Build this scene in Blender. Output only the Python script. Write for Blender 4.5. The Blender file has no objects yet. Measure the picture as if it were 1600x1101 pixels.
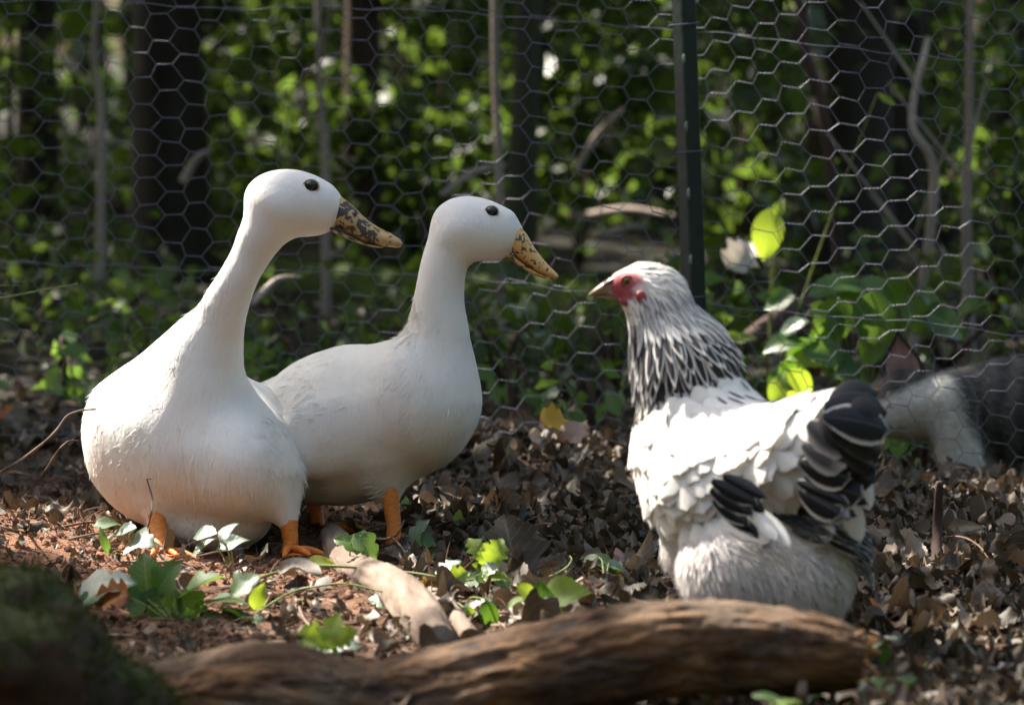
import bpy, math, random
import numpy as np
from mathutils import Vector, Matrix

random.seed(7)
rng = np.random.default_rng(7)
scene = bpy.context.scene
COL = scene.collection
RAD = math.radians

# ------------------------------------------------------------------ camera
F_PX, CX, CY = 5692.0, 800.0, 550.5
CAM_H = 0.68
PITCH = math.atan((CY - 96.0) / F_PX)
cam_d = bpy.data.cameras.new("camera")
cam_d.sensor_width = 36.0
cam_d.lens = F_PX / 1600.0 * 36.0
cam_d.clip_start, cam_d.clip_end = 0.1, 400.0
cam_d.dof.use_dof = True
cam_d.dof.focus_distance = 5.04
cam_d.dof.aperture_fstop = (cam_d.lens / 1000.0) / 0.024
cam_d.dof.aperture_blades = 0
cam = bpy.data.objects.new("camera", cam_d)
COL.objects.link(cam)
cam.location = (0, 0, CAM_H)
cam.rotation_euler = (RAD(90) - PITCH, 0, 0)
scene.camera = cam

# ------------------------------------------------------------------ light
SUN = np.array([-0.50, 0.42, 0.76]); SUN /= np.linalg.norm(SUN)
SUN_EL = math.asin(SUN[2]); SUN_AZ = math.atan2(SUN[0], SUN[1])
world = bpy.data.worlds.new("World"); scene.world = world
world.use_nodes = True
wn = world.node_tree.nodes; wl = world.node_tree.links
wn.clear()
sky = wn.new("ShaderNodeTexSky"); sky.sky_type = 'NISHITA'; sky.sun_disc = False
sky.sun_elevation = SUN_EL; sky.sun_rotation = SUN_AZ
sky.air_density = 1.0; sky.dust_density = 5.0; sky.ozone_density = 0.3
bg = wn.new("ShaderNodeBackground"); bg.inputs[1].default_value = 0.12
wo = wn.new("ShaderNodeOutputWorld")
wl.new(sky.outputs[0], bg.inputs[0]); wl.new(bg.outputs[0], wo.inputs[0])
sun_d = bpy.data.lights.new("sun", 'SUN'); sun_d.energy = 5.0; sun_d.angle = RAD(0.5)
sun_d.color = (1.0, 0.93, 0.82)
sun = bpy.data.objects.new("sun", sun_d); COL.objects.link(sun)
sun.rotation_euler = Vector(SUN).to_track_quat('Z', 'Y').to_euler()
vs = scene.view_settings
scene.display_settings.display_device = 'sRGB'
vs.view_transform = 'Standard'; vs.look = 'None'; vs.gamma = 1.0; vs.use_curve_mapping = False
vs.exposure = 1.82

# ------------------------------------------------------------------ helpers: geometry
def P(px, py, d):
    """point seen at photo pixel (px, py) and standing d metres down the line of sight's ground axis"""
    cp, sp = math.cos(PITCH), math.sin(PITCH)
    u, v = (px - CX) / F_PX, (CY - py) / F_PX
    r = np.array([u, cp + v * sp, -sp + v * cp])
    return np.array([0, 0, CAM_H]) + r * (d / r[1])

def PX(d):
    return d / F_PX

def nrm(v):
    v = np.asarray(v, float)
    return v / (np.linalg.norm(v, axis=-1, keepdims=True) + 1e-12)

def hash3(i, j, k, seed):
    h = (i.astype(np.uint32) * np.uint32(374761393) + j.astype(np.uint32) * np.uint32(668265263)
         + k.astype(np.uint32) * np.uint32(2147483647 - 58) + np.uint32(seed * 974711 + 1))
    h = (h ^ (h >> np.uint32(13))) * np.uint32(1274126177)
    h = (h ^ (h >> np.uint32(16))) * np.uint32(2246822519)
    return ((h ^ (h >> np.uint32(15))) & np.uint32(0xFFFFFF)).astype(np.float64) / 16777215.0

def vnoise(p, seed=0):
    p = np.asarray(p, float)
    f = np.floor(p); t = p - f; t = t * t * (3 - 2 * t)
    i, j, k = (f[:, a].astype(np.int64) & 0xFFFFFFFF for a in range(3))
    out = 0
    for a in (0, 1):
        for b in (0, 1):
            for c in (0, 1):
                w = (t[:, 0] if a else 1 - t[:, 0]) * (t[:, 1] if b else 1 - t[:, 1]) * (t[:, 2] if c else 1 - t[:, 2])
                out = out + w * hash3(i + a, j + b, k + c, seed)
    return out * 2 - 1

def fbm(p, octaves=4, seed=0, gain=0.5):
    a, s, tot = 1.0, 0.0, 0.0
    p = np.asarray(p, float)
    for o in range(octaves):
        s = s + a * vnoise(p, seed + o * 17); tot += a
        a *= gain; p = p * 2.03 + 11.7
    return s / tot

# signed distance primitives
def ell(c, r, roll=0.0, yaw=0.0):
    """ellipsoid at P(*c), semi-axes in pixels at that distance (right, up, depth)"""
    o = P(*c); r = np.array(r, float) * PX(c[2])
    a, b = RAD(roll), RAD(yaw)
    X = np.array([math.cos(a) * math.cos(b), math.cos(a) * math.sin(b), math.sin(a)])
    Z = np.array([-math.sin(b), math.cos(b), 0.0])
    Y = np.cross(Z, X) * -1
    Y = np.cross(X, Z); Y = Y if Y[2] > 0 else -Y
    return ('e', o, np.array([X, Y, Z]), r)

def cone(a, b, ra, rb, flat=None):
    """round cone between two pixel points, radii in pixels"""
    return ('c', P(*a), P(*b), ra * PX(a[2]), rb * PX(b[2]))

def chain(pts, n=22):
    """a smoothly varying limb through pixel points (px, py, d, radius px)"""
    q = smooth_path(np.array([[*P(a, b, d), r * PX(d)] for a, b, d, r in pts]), n)
    return ('n', q[:, :3], q[:, 3])

def sdf_prim(pr, p):
    if pr[0] == 'n':
        d = None
        for a, b, ra, rb in zip(pr[1][:-1], pr[1][1:], pr[2][:-1], pr[2][1:]):
            x = sdf_prim(('c', a, b, ra, rb), p); d = x if d is None else np.minimum(d, x)
        return d
    if pr[0] == 'e':
        q = (p - pr[1]) @ pr[2].T
        k0 = np.linalg.norm(q / pr[3], axis=1)
        k1 = np.linalg.norm(q / pr[3] ** 2, axis=1) + 1e-9
        return k0 * (k0 - 1) / k1
    a, b, ra, rb = pr[1:]
    ab = b - a
    t = np.clip(((p - a) @ ab) / (ab @ ab), 0, 1)
    return np.linalg.norm(p - (a + t[:, None] * ab), axis=1) - (ra + (rb - ra) * t)

def smin(a, b, k):
    h = np.clip(0.5 + 0.5 * (b - a) / k, 0, 1)
    return b * (1 - h) + a * h - k * h * (1 - h)

def sdf_union(prims, p):
    d = None
    for pr, k in prims:
        x = sdf_prim(pr, p)
        d = x if d is None else smin(d, x, k)
    return d

def bounds(prims, pad):
    lo, hi = [], []
    for pr, k in prims:
        if pr[0] == 'n':
            lo.append((pr[1] - pr[2][:, None]).min(0)); hi.append((pr[1] + pr[2][:, None]).max(0))
        elif pr[0] == 'e':
            m = pr[3].max(); lo.append(pr[1] - m); hi.append(pr[1] + m)
        else:
            for q, r in ((pr[1], pr[3]), (pr[2], pr[4])):
                lo.append(q - r); hi.append(q + r)
    return np.min(lo, 0) - pad, np.max(hi, 0) + pad

def surface(prims, h, warp=None, proj=3):
    """surface of a smooth union of primitives by surface nets, projected onto the exact zero set"""
    f = (lambda p: sdf_union(prims, p)) if warp is None else (lambda p: sdf_union(prims, p) + warp(p))
    lo, hi = bounds(prims, 3 * h)
    n = np.ceil((hi - lo) / h).astype(int) + 1
    g = [lo[a] + h * np.arange(n[a]) for a in range(3)]
    F = np.empty(n, float)
    yy, zz = np.meshgrid(g[1], g[2], indexing='ij')
    step = max(1, 400000 // (n[1] * n[2]))
    for i0 in range(0, n[0], step):
        xs = g[0][i0:i0 + step]
        pts = np.stack([np.repeat(xs, yy.size), np.tile(yy.ravel(), len(xs)), np.tile(zz.ravel(), len(xs))], 1)
        F[i0:i0 + step] = f(pts).reshape(len(xs), n[1], n[2])
    S = F < 0
    nc = n - 1
    acc = np.zeros((*nc, 3)); cnt = np.zeros(nc)
    for ax in range(3):
        o1, o2 = [a for a in range(3) if a != ax]
        for u in (0, 1):
            for v in (0, 1):
                s0 = [slice(0, nc[a]) for a in range(3)]
                s0[o1] = slice(u, nc[o1] + u); s0[o2] = slice(v, nc[o2] + v)
                s1 = list(s0); s1[ax] = slice(1, nc[ax] + 1)
                a, b = F[tuple(s0)], F[tuple(s1)]
                m = (a < 0) != (b < 0)
                t = np.where(m, a / np.where(m, a - b, 1), 0)
                cnt += m
                off = [0, 0, 0]; off[o1] = u; off[o2] = v
                for q in range(3):
                    acc[..., q] += np.where(m, t if q == ax else off[q], 0)
    mixed = cnt > 0
    idx = -np.ones(nc, int); idx[mixed] = np.arange(mixed.sum())
    ijk = np.argwhere(mixed)
    V = lo + h * (ijk + acc[mixed] / cnt[mixed][:, None])
    faces = []
    for ax in range(3):
        o1, o2 = [(1, 2), (2, 0), (0, 1)][ax]
        s0 = [slice(0, n[a]) for a in range(3)]; s1 = list(s0)
        s0[ax] = slice(0, n[ax] - 1); s1[ax] = slice(1, n[ax])
        ch = S[tuple(s0)] != S[tuple(s1)]
        e = np.argwhere(ch)
        e = e[(e[:, o1] > 0) & (e[:, o2] > 0) & (e[:, o1] < nc[o1]) & (e[:, o2] < nc[o2])]
        def c(d1, d2):
            q = e.copy(); q[:, o1] += d1; q[:, o2] += d2
            return idx[q[:, 0], q[:, 1], q[:, 2]]
        quad = np.stack([c(-1, -1), c(0, -1), c(0, 0), c(-1, 0)], 1)
        ins = S[e[:, 0], e[:, 1], e[:, 2]]
        quad[~ins] = quad[~ins][:, ::-1]
        faces.append(quad)
    faces = np.concatenate(faces)
    for _ in range(proj):
        d = f(V); e = 1e-4
        G = np.stack([f(V + np.eye(3)[a] * e) - f(V - np.eye(3)[a] * e) for a in range(3)], 1) / (2 * e)
        V = V - np.clip(d / (np.sum(G * G, 1) + 1e-6), -h, h)[:, None] * G
    G = np.stack([f(V + np.eye(3)[a] * 1e-4) - f(V - np.eye(3)[a] * 1e-4) for a in range(3)], 1)
    return V, faces, nrm(G)

def smooth_path(pts, n):
    pts = np.asarray(pts, float)
    m = len(pts)
    if m == 2:
        t = np.linspace(0, 1, n)[:, None]
        return pts[0] * (1 - t) + pts[1] * t
    e = np.vstack([2 * pts[0] - pts[1], pts, 2 * pts[-1] - pts[-2]])
    out = []
    for t in np.linspace(0, m - 1, n):
        i = min(int(t), m - 2); u = t - i
        a, b, c, d = e[i], e[i + 1], e[i + 2], e[i + 3]
        out.append(0.5 * (2 * b + (c - a) * u + (2 * a - 5 * b + 4 * c - d) * u * u + (3 * b - a - 3 * c + d) * u ** 3))
    return np.array(out)

def frames(path):
    T = np.gradient(path, axis=0); T = nrm(T)
    ref = np.array([0, 0, 1.0]) if abs(T[0][2]) < 0.9 else np.array([0, 1.0, 0])
    N = []; cur = nrm(ref - T[0] * (ref @ T[0]))
    for t in T:
        cur = nrm(cur - t * (cur @ t)); N.append(cur)
    N = np.array(N)
    return T, N, np.cross(T, N)

def tube(path, rad, sides=8, cap=True, disp=None):
    """tapered tube along a path: verts, quads (+ cap triangles as degenerate quads are avoided)"""
    path = np.asarray(path, float); n = len(path)
    rad = np.broadcast_to(np.asarray(rad, float), (n,))
    T, N, B = frames(path)
    th = np.arange(sides) * 2 * np.pi / sides
    ring = np.cos(th)[None, :, None] * N[:, None] + np.sin(th)[None, :, None] * B[:, None]
    R = rad[:, None] * np.ones((1, sides))
    if disp is not None:
        R = R * disp(np.linspace(0, 1, n)[:, None] * np.ones((1, sides)), th[None] * np.ones((n, 1)))
    V = (path[:, None] + ring * R[..., None]).reshape(-1, 3)
    i = np.arange(n - 1)[:, None] * sides; j = np.arange(sides)[None]
    k = (j + 1) % sides
    Q = np.stack([i + j, i + k, i + sides + k, i + sides + j], -1).reshape(-1, 4)
    faces = [Q]
    if cap:
        V = np.vstack([V, path[0], path[-1]])
        a, b = len(V) - 2, len(V) - 1
        jj = np.arange(sides); kk = (jj + 1) % sides
        faces.append(np.stack([np.full(sides, a), kk, jj], 1))
        o = (n - 1) * sides
        faces.append(np.stack([np.full(sides, b), o + jj, o + kk], 1))
    return V, faces

class MB:
    """collects several shapes that form one mesh"""
    def __init__(s): s.v, s.f, s.n, s.a = [], [], 0, []
    def add(s, V, faces, a=None):
        fs = faces if isinstance(faces, list) else [faces]
        s.v.append(V); s.f += [np.asarray(q) + s.n for q in fs]; s.n += len(V)
        s.a.append(np.full(len(V), random.random() if a is None else a) if np.isscalar(a) or a is None else a)
        return s
    def tube(s, path, rad, sides=6, **k):
        return s.add(*tube(path, rad, sides, **k))
    def get(s): return np.vstack(s.v), s.f, np.concatenate(s.a)

ORIGIN = {}
def make_mesh(name, V, faces, mats=(), smooth=True, attrs=None, uv=None, mat_idx=None, normals=None):
    fs = faces if isinstance(faces, list) else [faces]
    fs = [np.asarray(q, np.int32) for q in fs if len(q)]
    me = bpy.data.meshes.new(name)
    V = np.asarray(V, np.float32)
    me.vertices.add(len(V)); me.vertices.foreach_set("co", V.ravel())
    tot = np.concatenate([np.full(len(q), q.shape[1], np.int32) for q in fs])
    loops = np.concatenate([q.ravel() for q in fs])
    me.loops.add(len(loops)); me.loops.foreach_set("vertex_index", loops)
    me.polygons.add(len(tot))
    me.polygons.foreach_set("loop_start", np.concatenate([[0], np.cumsum(tot)[:-1]]).astype(np.int32))
    me.polygons.foreach_set("loop_total", tot)
    if mat_idx is not None:
        me.polygons.foreach_set("material_index", np.asarray(mat_idx, np.int32))
    for m in (mats if isinstance(mats, (list, tuple)) else [mats]):
        me.materials.append(m)
    me.update(calc_edges=True)
    me.polygons.foreach_set("use_smooth", np.full(len(tot), smooth))
    if uv is not None:
        l = me.uv_layers.new(name="UVMap")
        l.data.foreach_set("uv", np.asarray(uv, np.float32)[loops].ravel())
    for k, a in (attrs or {}).items():
        a = np.asarray(a, np.float32)
        if a.ndim == 1:
            at = me.attributes.new(k, 'FLOAT', 'POINT'); at.data.foreach_set("value", a)
        else:
            at = me.attributes.new(k, 'FLOAT_COLOR', 'POINT')
            at.data.foreach_set("color", np.hstack([a, np.ones((len(a), 1), np.float32)]).ravel())
    if normals is not None:
        me.normals_split_custom_set_from_vertices(np.asarray(normals, np.float32).tolist())
    me.validate()
    return me

def link(name, data, parent=None, origin=None):
    o = bpy.data.objects.new(name, data); COL.objects.link(o)
    if parent is not None:
        o.parent = parent
        ORIGIN[o] = ORIGIN.get(parent, np.zeros(3))
    else:
        ORIGIN[o] = np.zeros(3) if origin is None else np.asarray(origin, float)
        o.location = ORIGIN[o]
    return o

def obj(name, V, faces, mats, parent=None, origin=None, **k):
    base = ORIGIN.get(parent, np.zeros(3)) if parent is not None else (np.zeros(3) if origin is None else np.asarray(origin))
    return link(name, make_mesh(name, np.asarray(V) - base, faces, mats, **k), parent, origin)

def obj_mb(name, mb, mats, parent=None, origin=None, **k):
    V, f, a = mb.get()
    at = dict(k.pop('attrs', None) or {}); at['rnd'] = a
    return obj(name, V, f, mats, parent, origin, attrs=at, **k)

def tag(o, label=None, cat=None, group=None, kind=None):
    for k, v in (('label', label), ('category', cat), ('group', group), ('kind', kind)):
        if v: o[k] = v
    return o

def thing(name, loc, label, cat, group=None):
    o = bpy.data.objects.new(name, None); COL.objects.link(o)
    o.empty_display_size = 0.05
    o.location = loc; ORIGIN[o] = np.asarray(loc, float)
    return tag(o, label, cat, group)

def place(name, me, parent, M):
    """a piece that shares a mesh, at world matrix M, under a parent that is only translated"""
    o = bpy.data.objects.new(name, me); COL.objects.link(o)
    o.parent = parent
    base = ORIGIN.get(parent, np.zeros(3))
    o.matrix_local = Matrix.Translation(Vector(-base)) @ M
    ORIGIN[o] = base
    return o

# ------------------------------------------------------------------ helpers: materials
def new_mat(name):
    m = bpy.data.materials.new(name); m.use_nodes = True
    nt = m.node_tree; nt.nodes.clear()
    out = nt.nodes.new("ShaderNodeOutputMaterial")
    return m, nt, out

class NT:
    def __init__(s, nt): s.nt = nt
    def n(s, t, **k):
        x = s.nt.nodes.new(t)
        for a, b in k.items():
            if a.startswith('i_'):
                x.inputs[int(a[2:])].default_value = b
            else: setattr(x, a, b)
        return x
    def l(s, a, b): s.nt.links.new(a, b)
    def coord(s, scale=(1, 1, 1), kind='Object'):
        tc = s.n("ShaderNodeTexCoord"); mp = s.n("ShaderNodeMapping")
        mp.inputs['Scale'].default_value = scale
        s.l(tc.outputs[kind], mp.inputs[0]); return mp.outputs[0]
    def noise(s, vec, scale, detail=4, rough=0.55, dist=0.0):
        x = s.n("ShaderNodeTexNoise"); x.inputs['Scale'].default_value = scale
        x.inputs['Detail'].default_value = detail; x.inputs['Roughness'].default_value = rough
        x.inputs['Distortion'].default_value = dist
        if vec is not None: s.l(vec, x.inputs['Vector'])
        return x.outputs['Fac']
    def ramp(s, fac, stops, interp='LINEAR'):
        x = s.n("ShaderNodeValToRGB"); r = x.color_ramp; r.interpolation = interp
        while len(r.elements) < len(stops): r.elements.new(0.5)
        for e, (p, c) in zip(r.elements, stops):
            e.position = p; e.color = (*c, 1) if len(c) == 3 else c
        s.l(fac, x.inputs[0]); return x.outputs[0]
    def mix(s, fac, a, b, mode='MIX'):
        x = s.n("ShaderNodeMix", data_type='RGBA', blend_type=mode)
        for i, v in ((0, fac), (6, a), (7, b)):
            if isinstance(v, (int, float)): x.inputs[i].default_value = v
            elif isinstance(v, tuple): x.inputs[i].default_value = (*v, 1)
            else: s.l(v, x.inputs[i])
        return x.outputs[2]
    def math(s, op, a, b=0.0, clamp=False):
        x = s.n("ShaderNodeMath", operation=op, use_clamp=clamp)
        for i, v in ((0, a), (1, b)):
            if isinstance(v, (int, float)): x.inputs[i].default_value = v
            else: s.l(v, x.inputs[i])
        return x.outputs[0]
    def attr(s, name, out='Fac'):
        x = s.n("ShaderNodeAttribute"); x.attribute_name = name; return x.outputs[out]
    def bump(s, h, strength, dist):
        x = s.n("ShaderNodeBump"); x.inputs['Strength'].default_value = strength
        x.inputs['Distance'].default_value = dist
        s.l(h, x.inputs['Height']); return x.outputs[0]
    def princ(s, out, color, rough=0.6, spec=0.5, normal=None, **k):
        x = s.n("ShaderNodeBsdfPrincipled")
        for nm, v in (('Base Color', color), ('Roughness', rough), ('Specular IOR Level', spec), *k.items()):
            if isinstance(v, (int, float)): x.inputs[nm].default_value = v
            elif isinstance(v, tuple): x.inputs[nm].default_value = (*v, 1) if len(v) == 3 and len(x.inputs[nm].default_value) == 4 else v
            else: s.l(v, x.inputs[nm])
        if normal is not None: s.l(normal, x.inputs['Normal'])
        if out is not None: s.l(x.outputs[0], out.inputs[0])
        return x

def random_fac(t):
    """one random number per leaf: stored per leaf in joined meshes, per object otherwise"""
    oi = t.n("ShaderNodeObjectInfo")
    return t.math('FRACT', t.math('ADD', t.attr('rnd'), oi.outputs['Random']))

def leaf_mat(name, stops, trans=(0.3, 0.5, 0.05), tfac=0.35, rough=0.4, spec=0.5, vein=0.45, blotch=0.4):
    m, nt, out = new_mat(name); t = NT(nt)
    c = t.ramp(random_fac(t), stops)
    nz = t.noise(t.coord((1, 1, 1)), 60, 3)
    c = t.mix(t.math('MULTIPLY', nz, blotch), c, (0.02, 0.02, 0.01))
    uv = t.n("ShaderNodeUVMap"); sp = t.n("ShaderNodeSeparateXYZ"); t.l(uv.outputs[0], sp.inputs[0])
    ax = t.math('ABSOLUTE', t.math('SUBTRACT', sp.outputs[0], 0.5))
    mid = t.math('LESS_THAN', ax, 0.02)
    wv = t.n("ShaderNodeMath", operation='SINE')
    t.l(t.math('MULTIPLY', t.math('SUBTRACT', sp.outputs[1], t.math('MULTIPLY', ax, 0.9)), 44.0), wv.inputs[0])
    side = t.math('MULTIPLY', t.math('GREATER_THAN', wv.outputs[0], 0.86), 0.6)
    v = t.math('MULTIPLY', t.math('MAXIMUM', mid, side), vein)
    lt = t.mix(0.6, c, (0.35, 0.42, 0.18))
    c2 = t.mix(v, c, lt)
    bp = t.bump(t.math('ADD', t.math('MULTIPLY', v, -1.0), t.math('MULTIPLY', nz, 0.4)), 0.5, 0.002)
    p = t.princ(None, c2, rough, spec, bp)
    tr = t.n("ShaderNodeBsdfTranslucent")
    t.l(t.mix(0.75, c2, trans), tr.inputs[0])
    ms = t.n("ShaderNodeMixShader"); ms.inputs[0].default_value = tfac
    t.l(p.outputs[0], ms.inputs[1]); t.l(tr.outputs[0], ms.inputs[2]); t.l(ms.outputs[0], out.inputs[0])
    return m

def bark_mat(name, dark, light, scale=14, moss=None, moss_amt=0.5, stretch=(1, 1, 0.15), bump=0.8, rough=0.85, bd=0.01):
    m, nt, out = new_mat(name); t = NT(nt)
    co = t.coord(stretch); co2 = t.coord()
    a = t.noise(co, scale, 6, 0.65, 0.6); b = t.noise(co2, scale * 0.35, 3)
    f = t.math('ADD', t.math('MULTIPLY', a, 0.7), t.math('MULTIPLY', b, 0.3))
    c = t.ramp(f, [(0.3, dark), (0.52, tuple((x + y) / 2 for x, y in zip(dark, light))), (0.7, light)])
    h = f
    if moss:
        g = t.n("ShaderNodeNewGeometry"); sp = t.n("ShaderNodeSeparateXYZ"); t.l(g.outputs['Normal'], sp.inputs[0])
        mm = t.math('ADD', t.math('MULTIPLY', sp.outputs[2], 0.42), t.math('MULTIPLY', t.noise(co2, 7, 6), 0.75))
        mk = t.ramp(mm, [(1.0 - 0.6 * moss_amt - 0.14, (0, 0, 0)), (1.0 - 0.6 * moss_amt, (1, 1, 1))])
        mc = t.mix(t.noise(co2, 90, 3), tuple(x * 0.5 for x in moss), tuple(min(1, x * 1.5) for x in moss))
        c = t.mix(mk, c, mc)
    t.princ(out, c, rough, 0.25, t.bump(h, bump, bd))
    return m

def simple_mat(name, color, rough=0.5, spec=0.5, var=0.0, vscale=40, bump=0.0, **k):
    m, nt, out = new_mat(name); t = NT(nt)
    n = t.noise(t.coord(), vscale, 4)
    c = t.ramp(n, [(0.3, tuple(x * (1 - var) for x in color)), (0.7, tuple(min(1, x * (1 + var)) for x in color))])
    t.princ(out, c, rough, spec, t.bump(n, bump, 0.003) if bump else None, **k)
    return m

M = {}
# white plumage: creamy, with fine barbs lying along the body; colour variation is stored per point
def plumage(name, tint, soil=(0.58, 0.47, 0.37), streak=(9, 9, 2.5), sheen=0.15):
    m, nt, out = new_mat(name); t = NT(nt)
    co = t.coord(streak); n1 = t.noise(co, 28, 5, 0.6, 0.4); n2 = t.noise(t.coord(), 9, 3)
    col = t.mix(t.math('MULTIPLY', t.math('POWER', n2, 2.0), 0.6), tint, (tint[0] * 0.86, tint[1] * 0.83, tint[2] * 0.78))
    n3 = t.noise(t.coord((4, 4, 1.2)), 60, 4, 0.65); col = t.mix(t.math('MULTIPLY', t.ramp(n3, [(0.5, (0, 0, 0)), (0.75, (1, 1, 1))]), 0.12), col, (0.5, 0.44, 0.38))
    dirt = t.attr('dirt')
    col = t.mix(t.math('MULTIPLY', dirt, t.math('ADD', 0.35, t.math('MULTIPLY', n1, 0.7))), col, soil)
    t.princ(out, col, 0.75, 0.2, t.bump(t.math('ADD', n1, t.math('MULTIPLY', n3, 0.6)), 0.26, 0.004), **{'Subsurface Weight': 0.12, 'Subsurface Radius': (0.012, 0.008, 0.006), 'Subsurface Scale': 0.5,
            'Sheen Weight': sheen, 'Sheen Roughness': 0.6})
    return m
M['duck'] = plumage('cream_plumage', (0.87, 0.845, 0.805))
M['duck_tuft'] = plumage('cream_plumage_tips', (0.87, 0.845, 0.805), sheen=0.1)

def bill_mat(name, base, base2, spot, amt, tip):
    m, nt, out = new_mat(name); t = NT(nt)
    co = t.coord((1, 1, 1))
    n = t.noise(co, 38, 3); c = t.mix(n, base, base2)
    s1 = t.noise(co, 105, 3, 0.6, 0.5)
    g = t.attr('along')   # 0 at the base of the bill, 1 at the tip
    lim = t.math('SUBTRACT', s1, t.math('MULTIPLY', t.math('POWER', g, 1.6), amt[1]))
    k = t.ramp(lim, [(amt[0], (0, 0, 0)), (amt[0] + 0.03, (1, 1, 1))])
    c = t.mix(k, c, spot)
    c = t.mix(t.ramp(g, [(0.93, (0, 0, 0)), (0.97, (1, 1, 1))]), c, tip)
    t.princ(out, c, 0.42, 0.4, t.bump(t.noise(co, 160, 3), 0.15, 0.002))
    return m
M['bill_dark'] = bill_mat('mottled_olive_bill', (0.42, 0.30, 0.12), (0.55, 0.36, 0.16), (0.06, 0.055, 0.05), (0.46, 0.22), (0.55, 0.26, 0.17))
M['bill_yellow'] = bill_mat('yellow_bill', (0.72, 0.42, 0.10), (0.66, 0.38, 0.16), (0.08, 0.07, 0.06), (0.535, 0.12), (0.16, 0.08, 0.05))
M['eye'] = simple_mat('dark_eye', (0.006, 0.005, 0.005), 0.06, 0.6)
M['lid'] = simple_mat('eyelid_skin', (0.42, 0.32, 0.27), 0.5, 0.4, 0.2, 200)
M['nostril'] = simple_mat('nostril', (0.02, 0.008, 0.005), 0.6)
def leg_mat():
    m, nt, out = new_mat('orange_leg_skin'); t = NT(nt)
    co = t.coord((1, 1, 3)); n = t.noise(co, 80, 5, 0.7)
    c = t.ramp(n, [(0.35, (0.42, 0.16, 0.05)), (0.5, (0.74, 0.22, 0.035)), (0.68, (0.78, 0.27, 0.055)), (0.74, (0.55, 0.38, 0.22))])
    t.princ(out, c, 0.55, 0.35, t.bump(n, 0.4, 0.002)); return m
M['leg'] = leg_mat()

def feather_mat(name, center, edge, w0=0.62, w1=0.8, shaft=None, rough=0.6, spec=0.25, fray=0.25, sheen=0.1):
    """vane colour across the feather: centre colour, lacing colour near the rim (uv: u across, v along)"""
    m, nt, out = new_mat(name); t = NT(nt)
    uv = t.n("ShaderNodeUVMap"); sp = t.n("ShaderNodeSeparateXYZ"); t.l(uv.outputs[0], sp.inputs[0])
    ax = t.math('MULTIPLY', t.math('ABSOLUTE', t.math('SUBTRACT', sp.outputs[0], 0.5)), 2.0)
    v = sp.outputs[1]
    rim = t.math('MAXIMUM', ax, t.math('MULTIPLY', t.math('SUBTRACT', v, 0.12), 0.95))
    n = t.noise(t.coord((1, 1, 1)), 120, 3)
    rim = t.math('ADD', rim, t.math('MULTIPLY', t.math('SUBTRACT', n, 0.5), fray))
    k = t.ramp(rim, [(w0, (0, 0, 0)), (w1, (1, 1, 1))])
    rf = random_fac(t)
    ce = t.mix(t.math('MULTIPLY', rf, 0.35), center, tuple(min(1, x * 1.3 + 0.01) for x in center))
    ed = t.mix(t.math('MULTIPLY', rf, 0.35), edge, tuple(x * 0.85 for x in edge))
    c = t.mix(k, ce, ed)
    if shaft:
        c = t.mix(t.math('MULTIPLY', t.math('LESS_THAN', ax, 0.05), 0.7), c, shaft)
    wv = t.n("ShaderNodeMath", operation='SINE')
    t.l(t.math('MULTIPLY', t.math('SUBTRACT', v, t.math('MULTIPLY', ax, 0.35)), 120.0), wv.inputs[0])
    p = t.princ(None, c, rough, spec, t.bump(t.math('ADD', wv.outputs[0], n), 0.12, 0.001), **{'Sheen Weight': sheen})
    tr = t.n("ShaderNodeBsdfTranslucent"); t.l(c, tr.inputs[0])
    ms = t.n("ShaderNodeMixShader"); ms.inputs[0].default_value = 0.15
    t.l(p.outputs[0], ms.inputs[1]); t.l(tr.outputs[0], ms.inputs[2]); t.l(ms.outputs[0], out.inputs[0])
    return m
WHITE = (0.84, 0.80, 0.74); BLACK = (0.007, 0.007, 0.008)
M['f_white'] = feather_mat('white_feather', WHITE, (0.74, 0.70, 0.66), 0.7, 1.0)
M['f_hackle'] = feather_mat('black_striped_hackle_feather', (0.022, 0.020, 0.026), (0.78, 0.76, 0.73), 0.60, 0.74, fray=0.10)
M['f_hackle_pale'] = feather_mat('grey_streaked_neck_feather', (0.14, 0.14, 0.15), (0.66, 0.65, 0.63), 0.22, 0.55, fray=0.25)
M['f_hair'] = feather_mat('soft_fluff_barb', (0.74, 0.69, 0.68), (0.80, 0.76, 0.74), 0.3, 1.0)
M['f_grey'] = feather_mat('grey_laced_feather', (0.06, 0.058, 0.06), (0.42, 0.40, 0.38), 0.5, 0.85)
M['f_black'] = feather_mat('black_tail_feather', BLACK, (0.05, 0.045, 0.045), 0.8, 1.0, shaft=(0.06, 0.055, 0.05), rough=0.36, spec=0.3, fray=0.1, sheen=0.0)
M['f_laced'] = feather_mat('black_feather_with_pale_rim', BLACK, (0.62, 0.59, 0.54), 0.76, 0.92, shaft=(0.08, 0.07, 0.06), rough=0.38, spec=0.3, fray=0.15, sheen=0.0)
M['f_fluff'] = feather_mat('grey_mauve_fluff', (0.62, 0.57, 0.565), (0.78, 0.74, 0.72), 0.3, 1.0)

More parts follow.
